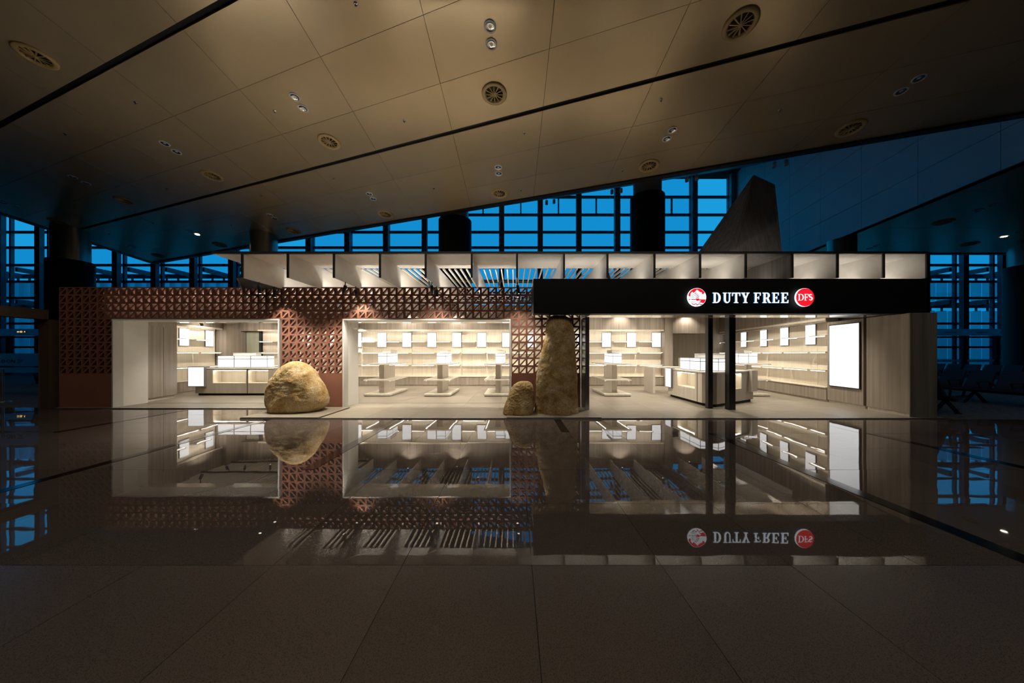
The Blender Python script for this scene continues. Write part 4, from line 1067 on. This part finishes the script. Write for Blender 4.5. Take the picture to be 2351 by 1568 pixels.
def vestibule(name, xa, xb, d, posts, lab, icons=None):
    v = thing(name, lab, 'gate', ((xa+xb)/2, d, 0)); m_ = (xa+xb)/2
    box(xa-m_, xb-m_, 0, .02, 2.77, 3.27).build('header_band', 'frosted_band', v)
    box(xa-m_, xb-m_, -.02, .06, 2.62, 2.74).build('header_rail', 'facade_steel', v)
    box(xa-m_, xb-m_, 0, .02, .88, 1.06).build('manifestation_band', 'frosted_band', v)
    for x in posts: box(x-m_-.12, x-m_+.12, -.1, .1, 0, 2.77).build('post', 'black_steel', v)
    box(xa-m_, xb-m_, .005, .015, .05, 2.62).build('glass_leaf', 'screen_glass', v)
    return v
vr = vestibule('gate_vestibule', 29.5, 38.2, 22.6, [(px-CX)*22.6/F for px in (2212, 2287)], 'glazed boarding gate with a frosted header at the far right')
for px in (2170, 2242, 2296):
    x = (px-CX)*22.6/F-(29.5+38.2)/2
    for k in range(7): box(x+.12*k, x+.12*k+.07, -.006, -.001, 2.98, 3.06).build('header_mark', 'print_ink', vr)
vl = vestibule('gate_vestibule', -38, -33.6, 22.6, [(px-CX)*22.6/F for px in (22, 95)], 'glazed boarding gate with a frosted header at the far left')
for px, w in ((43, .18), (50, .2), (58, .16)):
    x = (px-CX)*22.6/F+(38+33.6)/2
    f_ = box(x-w/2, x+w/2, -.03, -.001, 2.98, 3.14).build('sign_tile', 'print_ink', vl)
    if px == 50: box(x-w*.4, x+w*.4, -.034, -.0305, 3.0, 3.12).build('symbol', 'icon_amber', f_); box(x-.02, x+.03, -.037, -.0345, 3.02, 3.1).build('symbol', 'print_ink', f_)
    elif px == 43:
        for z in (3.01, 3.05, 3.09): box(x-w*.45, x+w*.45, -.034, -.0305, z, z+.018).build('symbol', 'icon_amber', f_)
    else: glyph([[(-.06,0),(0,.05),(.06,0),(.02,.07),(.06,.12),(0,.09),(-.05,.12),(-.02,.06)]], 1, 1, .003, 'icon_amber', 'symbol', f_, (x, -.033, 3.0))

# ------------------------------------------------------------------ airport seating
def bench(x, y0, n, face, lab):
    """seats along +y, facing +x (face=1) or -x (face=-1)"""
    t = thing('seat_bench', lab, 'bench', (x, y0, .004), 0, 'waiting area benches')
    pitch = .62
    box(-.04, .04, 0, n*pitch, .33, .40).build('beam', 'seat_metal', t)
    legm = MB()
    for s in (-1, 1):
        legm.bar((0, 0, .34), (s*.30, 0, .03), .05, .06); legm.bar((s*.28, 0, .03), (s*.36, 0, .012), .05, .024)
    lm = legm.mesh('leg', 'seat_metal')
    for i in range(0, n+1, 2): put('leg', lm, t, (0, .2+min(i*pitch, n*pitch-.4), 0))
    seat = MB(); f = face
    seat.hexa([(f*-.20, .03, .40), (f*.30, .03, .43), (f*.30, pitch-.05, .43), (f*-.20, pitch-.05, .40)], [(f*-.20, .03, .46), (f*.30, .03, .49), (f*.30, pitch-.05, .49), (f*-.20, pitch-.05, .46)])
    back = MB()
    back.hexa([(f*-.26, .03, .46), (f*-.19, .03, .46), (f*-.19, pitch-.05, .46), (f*-.26, pitch-.05, .46)], [(f*-.46, .05, .95), (f*-.42, .05, .97), (f*-.42, pitch-.07, .97), (f*-.46, pitch-.07, .95)])
    arm = MB(); arm.bar((f*-.15, 0, .65), (f*.22, 0, .64), .04, .03); arm.bar((f*.2, 0, .64), (f*.12, 0, .42), .03, .03); arm.bar((f*-.15, 0, .65), (f*-.18, 0, .42), .03, .03)
    sm, bm_, am = seat.mesh('seat', 'seat_vinyl'), back.mesh('backrest', 'seat_vinyl'), arm.mesh('armrest', 'seat_metal')
    for i in range(n):
        put('seat', sm, t, (0, i*pitch, 0)); put('backrest', bm_, t, (0, i*pitch, 0)); put('armrest', am, t, (0, i*pitch, 0))
    put('armrest', am, t, (0, n*pitch, 0))
bench(10.55, 7.45, 5, 1, 'dark waiting bench nearest the end of the timber wall')
bench(13.9, 8.0, 7, -1, 'dark blue waiting bench in the middle of the seating area')
bench(21.6, 11.6, 8, -1, 'dark blue waiting bench farthest back, before the gate')
bench(-16.6, 11.0, 4, 1, 'dark waiting bench behind the left portal')
# glass fin beside the shop end
gf = thing('glass_fin', 'frameless clear glass panel between the shop end and the seats', 'glass panel', (10.15, 7.3, 0))
box(-.30, .31, -.006, .006, .03, 2.9).build('pane', 'clear_glass', gf); box(-.30, .31, -.02, .02, 0, .035).build('floor_shoe', 'steel', gf)
